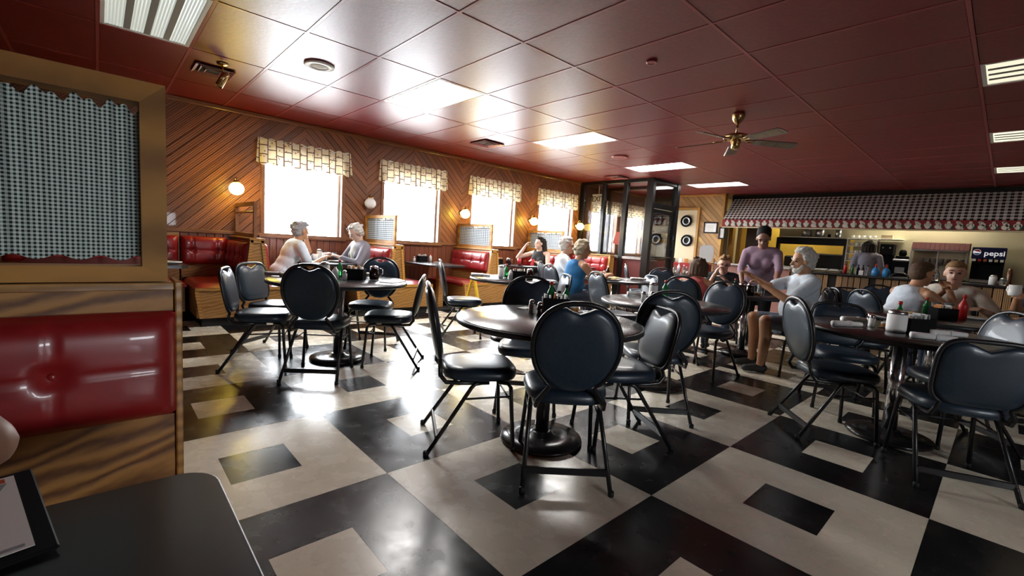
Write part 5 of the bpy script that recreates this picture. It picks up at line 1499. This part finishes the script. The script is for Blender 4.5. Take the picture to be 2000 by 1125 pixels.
def person(label, hip, yaw, lean=10, side=0, head=(0, 0), hands=None, elbows=None, pose='sit', skin='fair', hair='brown', style='short', shirt=None, sleeve='short', pants=None, shorts=False,
           glasses=False, beard=None, apron=None, knees=None, scale=1.0, curl=0.6, extra=None, bust=0.0, belly=0.0, palm=None, vox=0.0095, blouse=None):
    """hip is the world point between the hip joints; hands are world wrist points (left, right)"""
    W2L = (Matrix.Translation(Vector(hip)) @ Matrix.Rotation(R_(yaw), 4, 'Z') @ Matrix.Scale(scale, 4)).inverted()
    ro = bpy.data.objects.new('person', None); COL.objects.link(ro)
    ro.location = hip; ro.rotation_euler = (0, 0, R_(yaw)); ro.scale = (scale,)*3
    tag(ro, label, 'person')
    ro.empty_display_size = 0.1
    la = R_(lean); ls = R_(side)
    up_ = Vector((math.sin(la)*math.cos(ls), math.sin(ls), math.cos(la)*math.cos(ls)))
    fw_ = Vector((math.cos(la), 0, -math.sin(la)))
    lf_ = up_.cross(fw_).normalized()
    RT = Matrix((fw_, lf_, up_)).transposed()
    P = lambda f, l, u: fw_*f+lf_*l+up_*u
    sk, cl, pn_ = [], [], []
    torso = [('e', P(0, 0, 0.02), (0.115, 0.165, 0.12), RT), ('e', P(0.015+belly*0.5, 0, 0.16), (0.110+belly, 0.152+belly*0.4, 0.17), RT), ('e', P(0.0, 0, 0.33), (0.115, 0.158, 0.155), RT), ('c', P(-0.01, 0.125, 0.435), 0.062, P(-0.01, -0.125, 0.435), 0.062), ('e', P(-0.03, 0, 0.40), (0.085, 0.14, 0.10), RT)]
    if bust: torso += [('e', P(0.085, 0.07, 0.31), (bust, bust*0.95, bust), RT), ('e', P(0.085, -0.07, 0.31), (bust, bust*0.95, bust), RT)]
    sk += torso
    nb = P(-0.005, 0, 0.47)
    hy, hp = R_(head[0]), R_(head[1])
    hr = Matrix.Rotation(hy, 3, 'Z') @ Matrix.Rotation(hp, 3, 'Y')
    hc = nb + Vector((0.02+0.10*math.sin(la)*0.5, 0, 0.17-0.02*abs(math.sin(hp)))) + Vector((0.05*math.sin(hp)*math.cos(hy), 0.05*math.sin(hp)*math.sin(hy), 0))
    Hh = lambda x, y, z: hc+hr @ Vector((x, y, z))
    sk += [('c', nb-up_*0.03, 0.062, Hh(-0.02, 0, -0.06), 0.055),
           ('e', Hh(-0.008, 0, 0.025), (0.098, 0.078, 0.093), hr), ('e', Hh(0.022, 0, -0.045), (0.068, 0.060, 0.075), hr), ('e', Hh(0.05, 0, -0.095), (0.032, 0.032, 0.026), hr),
           ('c', Hh(0.086, 0, 0.0), 0.010, Hh(0.108, 0, -0.035), 0.014), ('e', Hh(0.0, 0.079, -0.012), (0.022, 0.010, 0.032), hr), ('e', Hh(0.0, -0.079, -0.012), (0.022, 0.010, 0.032), hr),
           ('e', Hh(0.076, 0.03, 0.016), (0.018, 0.024, 0.010), hr), ('e', Hh(0.076, -0.03, 0.016), (0.018, 0.024, 0.010), hr)]
    # arms
    hands = hands or (None, None); elbows = elbows or (None, None)
    for k, s in enumerate((1, -1)):
        S = P(-0.01, s*0.185, 0.425)
        hw = hands[k]
        Wp = (W2L @ Vector(hw)) if hw is not None else S+Vector((0.12, s*0.03, -0.5))
        ht = Vector(elbows[k]) if elbows[k] is not None else Vector((-0.3, s*0.6, -1))
        E_, Wp = ik(S, Wp, 0.285, 0.255, ht)
        sk += [('c', S, 0.052, E_, 0.040), ('c', E_, 0.041, Wp, 0.027)]
        d = (Wp-E_).normalized()
        nrm = Vector(palm[k]) if palm and palm[k] is not None else Vector((0, 0, -1))
        nrm -= nrm.dot(d)*d
        if nrm.length < 0.05: nrm = Vector((1, 0, 0))-d*d.x
        nrm.normalize(); sd_ = d.cross(nrm)*s
        RH = Matrix((d, sd_, nrm)).transposed()
        sk.append(('e', Wp+d*0.05, (0.052, 0.040, 0.019), RH))
        c_ = curl if not isinstance(curl, tuple) else curl[k]
        for q, (off, ln) in enumerate(((-0.031, 0.062), (-0.0105, 0.074), (0.0105, 0.070), (0.030, 0.056))):
            b0 = Wp+d*0.085+sd_*off
            d1 = (d*math.cos(c_*0.6)+nrm*math.sin(c_*0.6)); b1 = b0+(d1+sd_*off*2.5).normalized()*ln*0.55
            d2 = (d*math.cos(c_*1.5)+nrm*math.sin(c_*1.5)); b2 = b1+d2*ln*0.5
            sk += [('c', b0, 0.0105, b1, 0.0092), ('c', b1, 0.0092, b2, 0.0080)]
        t0 = Wp+d*0.025-sd_*0.03; t1 = t0+(d*0.7-sd_*0.75+nrm*0.25).normalized()*0.042; t2 = t1+(d*0.9-sd_*0.1+nrm*0.3*c_).normalized()*0.032
        sk += [('c', t0, 0.014, t1, 0.0115), ('c', t1, 0.0115, t2, 0.0090)]
        if sleeve == 'short': m = S.lerp(E_, 0.72); cl += [('c', S, 0.070, m, 0.063)]
        elif sleeve == 'three': cl += [('c', S, 0.063, E_, 0.050), ('c', E_, 0.050, E_.lerp(Wp, 0.30), 0.045)]
        elif sleeve == 'long': cl += [('c', S, 0.066, E_, 0.053), ('c', E_, 0.053, E_.lerp(Wp, 0.92), 0.038)]
    # legs
    for k, s in enumerate((1, -1)):
        Hp = Vector((0.0, s*0.092, -0.01))
        if pose == 'sit':
            Kn = (W2L @ Vector(knees[k])) if knees else Vector((0.42, s*0.12, 0.0))
            An = Kn+Vector((0.0-0.03*k, 0, -0.43))
        else:
            Kn = Vector((0.04, s*0.095, -0.43)); An = Vector((-0.01+0.04*s, s*0.095, -0.83))
        sk += [('c', Hp, 0.088, Kn, 0.060), ('c', Kn, 0.058, Kn.lerp(An, 0.35)+Vector((-0.015, 0, 0)), 0.054), ('c', Kn.lerp(An, 0.35)+Vector((-0.015, 0, 0)), 0.054, An, 0.036)]
        if pants:
            pn_ += [('c', Hp, 0.100, Kn if not shorts else Hp.lerp(Kn, 0.86), 0.074)]
            if not shorts: pn_ += [('c', Kn, 0.072, Kn.lerp(An, 0.4), 0.066), ('c', Kn.lerp(An, 0.4), 0.066, An, 0.05)]
        f0, f1 = An+Vector((-0.03, 0, -0.045)), An+Vector((0.14, 0, -0.055))
        sk.append(('c', An, 0.034, An+Vector((0.02, 0, -0.03)), 0.03))
        sh = vrem([('c', f0, 0.040, An+Vector((0.05, 0, -0.045)), 0.042), ('c', An+Vector((0.05, 0, -0.045)), 0.042, f1, 0.034)], 0.012, 'shoe', SHOE, 2)
        inst('shoe', sh, ro)
    body = inst('body', vrem(sk, vox, 'body', SKIN[skin], 3), ro)
    grow = lambda L_, g: [('e', p[1], tuple(v+g for v in p[2]), p[3]) if p[0] == 'e' else ('c', p[1], p[2]+g, p[3], p[4]+g) for p in L_]
    if shirt:
        tt = grow(torso if sleeve != 'tank' else torso[:3]+torso[5:], 0.02)
        if sleeve == 'tank':
            for s in (1, -1): tt += [('c', P(0.07, s*0.085, 0.36), 0.045, P(0.0, s*0.085, 0.480), 0.036), ('c', P(0.0, s*0.085, 0.480), 0.036, P(-0.09, s*0.07, 0.40), 0.045)]
            tt += [('e', P(-0.05, 0, 0.375), (0.098, 0.135, 0.115), RT)]
        inst('shirt', vrem(tt+cl, 0.012, 'shirt', shirt, 12), ro)
    if blouse:
        inst('blouse', vrem([('e', P(0.085, 0, 0.30), (0.075, 0.062, 0.15), RT), ('e', P(0.06, 0, 0.42), (0.06, 0.05, 0.05), RT)], 0.012, 'blouse', blouse, 3), ro)
    if pants:
        inst('shorts' if shorts else 'trousers', vrem(pn_+[('e', P(0, 0, 0.0), (0.128, 0.178, 0.115), RT)], 0.013, 'trousers', pants, 4), ro)
    if apron:
        inst('apron', vrem([('e', P(0.07, 0, -0.12), (0.075, 0.16, 0.20), RT)], 0.013, 'apron', apron, 3), ro)
    # face
    for s in (1, -1):
        inst('eye', MB().ell(Hh(0.081, s*0.031, -0.004), (0.011, 0.013, 0.008), 10, 6, rot=hr).mesh('eye', EYE), ro)
        inst('eyebrow', MB().tube([Hh(0.090, s*0.016, 0.022), Hh(0.091, s*0.034, 0.026), Hh(0.080, s*0.05, 0.020)], 0.0042, 6).mesh('eyebrow', HAIR[hair]), ro)
    inst('mouth', MB().ell(Hh(0.084, 0, -0.066), (0.008, 0.022, 0.006), 12, 6, rot=hr).mesh('mouth', LIP), ro)
    # hair
    hh = []
    cap_ = [('e', Hh(-0.024, 0, 0.042), (0.100, 0.084, 0.088), hr), ('e', Hh(-0.045, 0, 0.0), (0.076, 0.080, 0.085), hr)]
    if style == 'short': hh = cap_+[('e', Hh(0.045, 0.0, 0.088), (0.045, 0.06, 0.03), hr)]
    elif style == 'crop': hh = [('e', Hh(-0.020, 0, 0.044), (0.098, 0.082, 0.083), hr), ('e', Hh(-0.045, 0, 0.0), (0.072, 0.080, 0.08), hr), ('e', Hh(0.015, 0, 0.075), (0.078, 0.070, 0.047), hr)]
    elif style == 'full':
        hh = cap_+[('e', Hh(-0.005, 0, 0.098), (0.082, 0.072, 0.035), hr), ('e', Hh(-0.028, 0.068, 0.0), (0.045, 0.022, 0.065), hr), ('e', Hh(-0.028, -0.068, 0.0), (0.045, 0.022, 0.065), hr), ('e', Hh(-0.07, 0, -0.03), (0.045, 0.066, 0.07), hr)]
    elif style == 'bob':
        hh = cap_+[('e', Hh(-0.03, 0, 0.03), (0.105, 0.105, 0.10), hr)]
        for a in range(-4, 5):
            an = PI+a*0.42; x_, y_ = -0.015+0.088*math.cos(an), 0.094*math.sin(an)
            hh.append(('c', Hh(x_, y_, 0.03), 0.034, Hh(x_*1.1, y_*1.12, -0.105), 0.022))
    elif style == 'long':
        hh = cap_+[('e', Hh(0.03, 0, 0.09), (0.06, 0.06, 0.03), hr)]
        for a in range(-3, 4):
            an = PI+a*0.42; x_, y_ = -0.02+0.08*math.cos(an), 0.085*math.sin(an)
            hh.append(('c', Hh(x_, y_, 0.03), 0.04, Hh(x_*1.3-0.02, y_*1.1, -0.13), 0.035)); hh.append(('c', Hh(x_*1.3-0.02, y_*1.1, -0.13), 0.035, Hh(x_*1.4-0.03, y_, -0.24), 0.022))
    elif style == 'bun':
        hh = [('e', Hh(-0.03, 0, 0.045), (0.100, 0.090, 0.092), hr), ('e', Hh(-0.055, 0, 0.085), (0.082, 0.088, 0.065), hr), ('e', Hh(-0.05, 0, 0.0), (0.08, 0.086, 0.085), hr)]
    rnd = random.Random(len(label))
    if style not in ('crop', 'bun'):
        for q in range(70 if style != 'bob' else 30):
            b_ = rnd.choice([p for p in hh if p[0] == 'e'][:5])
            th, ph = rnd.uniform(0, 2*PI), math.acos(rnd.uniform(-0.3, 1))
            v_ = Vector((b_[2][0]*math.sin(ph)*math.cos(th), b_[2][1]*math.sin(ph)*math.sin(th), b_[2][2]*math.cos(ph)))
            if v_.x > 0.035: continue
            r_ = rnd.uniform(0.012, 0.022)
            c_ = Vector(b_[1])+b_[3] @ v_*0.97
            hh.append(('e', c_, (r_*1.6, r_, r_), b_[3]))
    inst('hair', vrem(hh, 0.008, 'hair', HAIR[hair], 1), ro)
    if beard:
        inst('beard', vrem([('e', Hh(0.055, 0, -0.095), (0.038, 0.045, 0.035), hr), ('c', Hh(0.03, 0.056, -0.05), 0.016, Hh(0.055, 0.035, -0.09), 0.02), ('c', Hh(0.03, -0.056, -0.05), 0.016, Hh(0.055, -0.035, -0.09), 0.02), ('c', Hh(0.092, 0.025, -0.052), 0.009, Hh(0.092, -0.025, -0.052), 0.009)], 0.008, 'beard', HAIR[beard], 1), ro)
    if glasses:
        g = MB(); zz, xx = (-0.004, 0.101) if glasses is True else (0.085, 0.082)
        for s in (1, -1):
            g.tube([Hh(xx, s*0.034+0.022*math.cos(2*PI*q/12), zz+0.016*math.sin(2*PI*q/12)) for q in range(12)], 0.0028, 6, closed=True)
            g.tube([Hh(xx, s*0.056, zz+0.004), Hh(0.0, s*0.083, zz+0.01)], 0.0026, 6)
        g.tube([Hh(xx, 0.012, zz), Hh(xx, -0.012, zz)], 0.0026, 6)
        inst('glasses', g.mesh('glasses', MT['black_metal']), ro)
    return ro
SZ = 0.545   # hip joint height when seated on a chair
white_tee = cloth('white_tee', (0.76, 0.84, 0.93)); grey_knit = cloth('grey_knit', (0.22, 0.21, 0.25)); black_c = cloth('black', (0.012, 0.012, 0.014)); blue_c = cloth('blue_tank', (0.02, 0.16, 0.38)); coral = cloth('coral', (0.55, 0.11, 0.10))
purple = cloth('mauve', (0.30, 0.20, 0.27)); paleblue = cloth('pale_blue', (0.52, 0.58, 0.64)); offwhite = cloth('off_white', (0.82, 0.79, 0.70)); denim = cloth('denim', (0.06, 0.08, 0.13)); greyshort = cloth('grey_shorts', (0.14, 0.16, 0.20)); teal = cloth('teal', (0.06, 0.22, 0.26))
person('man in a white T-shirt leaning on his hand in the first window booth', (1.77, 6.52, 0.57), 4, 30, 0, (8, -4), [(2.16, 6.72, 1.10), (2.28, 6.38, 0.79)], [(0.9, 0.2, -1), (-0.1, -0.5, -1)], skin='tan', hair='grey', style='short', shirt=white_tee, pants=denim)
person('grey-haired woman in a grey cardigan bent over the first window booth table', (2.95, 6.50, 0.56), 184, 13, 0, (-6, 30), [(2.55, 6.42, 0.81), (2.52, 6.66, 0.83)], [(-0.1, 0.7, -1), (-0.1, -0.7, -1)], skin='pale', hair='white', style='full', shirt=grey_knit, sleeve='long', pants=denim, glasses='up', bust=0.055, blouse=cloth('blouse', (0.70, 0.76, 0.62)))
person('dark-haired woman in a black tank top in the booth, hand at her mouth', (6.62, 6.40, SZ), 196, 8, 0, (-28, -6), [(6.30, 6.20, 0.82), (6.37, 6.62, 1.10)], [(-0.1, 0.6, -1), (0.2, -0.7, -1)], skin='pale', hair='dark', style='long', shirt=black_c, sleeve='tank', pants=black_c, bust=0.065, scale=1.02)
person('person in a bright blue sleeveless top with short blond hair and glasses', (4.66, 3.98, 0.51), -22, 20, 0, (-12, 6), [(5.18, 3.90, 0.80), (5.10, 3.66, 0.80)], [(-0.2, 0.5, -1), (-0.2, -0.7, -1)], skin='tan', hair='blond', style='full', shirt=blue_c, sleeve='tank', pants=denim, glasses=True, belly=0.02, scale=1.03)
person('white-shirted person half hidden behind the person in blue', (5.08, 4.50, SZ), -52, 8, 0, (0, 0), [(5.42, 4.20, 0.80), (5.26, 4.12, 0.80)], None, skin='fair', hair='white', style='full', shirt=white_tee, pants=denim)
person('brown-haired woman in coral seen from behind at the waitress table', (5.08, 2.46, 0.49), 6, 26, 0, (4, 10), [(5.46, 2.50, 0.79), (5.44, 2.28, 0.79)], None, skin='tan', hair='brown', style='bob', shirt=coral, sleeve='tank', pants=denim, scale=0.88)
person('man with glasses in a black T-shirt, hand against his face', (6.52, 2.68, 0.52), 197, 28, 0, (8, 10), [(6.16, 2.50, 0.84), (6.15, 2.66, 0.92)], [(0.3, 0.7, -1), (0.6, -0.2, -1)], skin='fair', hair='sandy', style='short', shirt=black_c, pants=denim, glasses=True, scale=0.93)
person('waitress in a mauve top and black trousers bending over the table', (6.46, 2.20, 0.85), 196, 18, 0, (0, 30), [(6.02, 1.86, 0.90), (5.98, 2.24, 0.86)], [(-0.4, 0.8, -0.4), (-0.4, -0.8, -0.4)], pose='stand', skin='brown', hair='black', style='bun', shirt=purple, sleeve='three', pants=black_c, apron=black_c, bust=0.07, scale=0.95)
person('white-bearded man in a pale blue shirt and shorts gesturing with his hand', (5.35, 1.36, 0.515), 128, 6, 0, (4, 4), [(4.98, 1.64, 0.90), (5.06, 1.80, 0.975)], [(0, 0.6, -1), (0, -0.7, -1)], skin='tan', hair='white', style='full', shirt=paleblue, pants=greyshort, shorts=True, beard='white', belly=0.05, knees=[(4.99, 1.60, 0.54), (5.17, 1.78, 0.54)], curl=(0.9, 0.15), scale=1.03)
person('man in a white tank top with clasped hands, seen from the side', (6.10, 0.80, 0.53), -40, 33, 0, (-4, 4), [(6.40, 0.42, 0.955), (6.36, 0.38, 0.965)], [(0.4, 0.6, -1), (0.5, -0.5, -1)], skin='tan', hair='brown', style='crop', shirt=white_tee, sleeve='tank', pants=denim, curl=1.5, scale=1.03, palm=[(0, -1, 0.2), (0, 1, 0.2)])
person('fair-haired man in an off-white T-shirt facing us', (6.80, 0.38, 0.51), 183, 19, 0, (0, 0), [(6.36, 0.12, 0.79), (6.32, 0.50, 0.79)], [(-0.2, 0.8, -0.8), (-0.2, -0.8, -0.8)], skin='fair', hair='sandy', style='crop', shirt=offwhite, pants=denim, scale=1.03)
person('person at the right picture edge raising a white mug', (6.22, -0.36, SZ), 142, 8, 0, (0, 0), [(5.76, -0.20, 0.79), (5.83, -0.08, 0.965)], [(0.2, 0.6, -1), (0.3, -0.3, -1)], skin='tan', hair='brown', style='short', shirt=denim, pants=denim, curl=(0.3, 1.2))
mg = mug(5.74, -0.055, 'white mug raised at the right picture edge', 40, 0.985)
person('kitchen worker with dark hair behind the counter', (12.05, 2.04, 0.92), 10, 4, 0, (0, 0), None, None, pose='stand', skin='brown', hair='dark', style='bob', shirt=grey_knit, pants=black_c)
person('person beside us at the foreground table, only an arm in the frame', (-0.49, 1.22, 0.53), -92, 4, 0, (0, 0), [(-0.32, 0.84, 0.775), (-0.72, 0.85, 0.775)], [(0.0, 1.0, -0.3), (0, -0.6, -1)], skin='brown', hair='dark', style='short', shirt=teal, pants=denim)

bpy.data.scenes.remove(WORKSHOP)
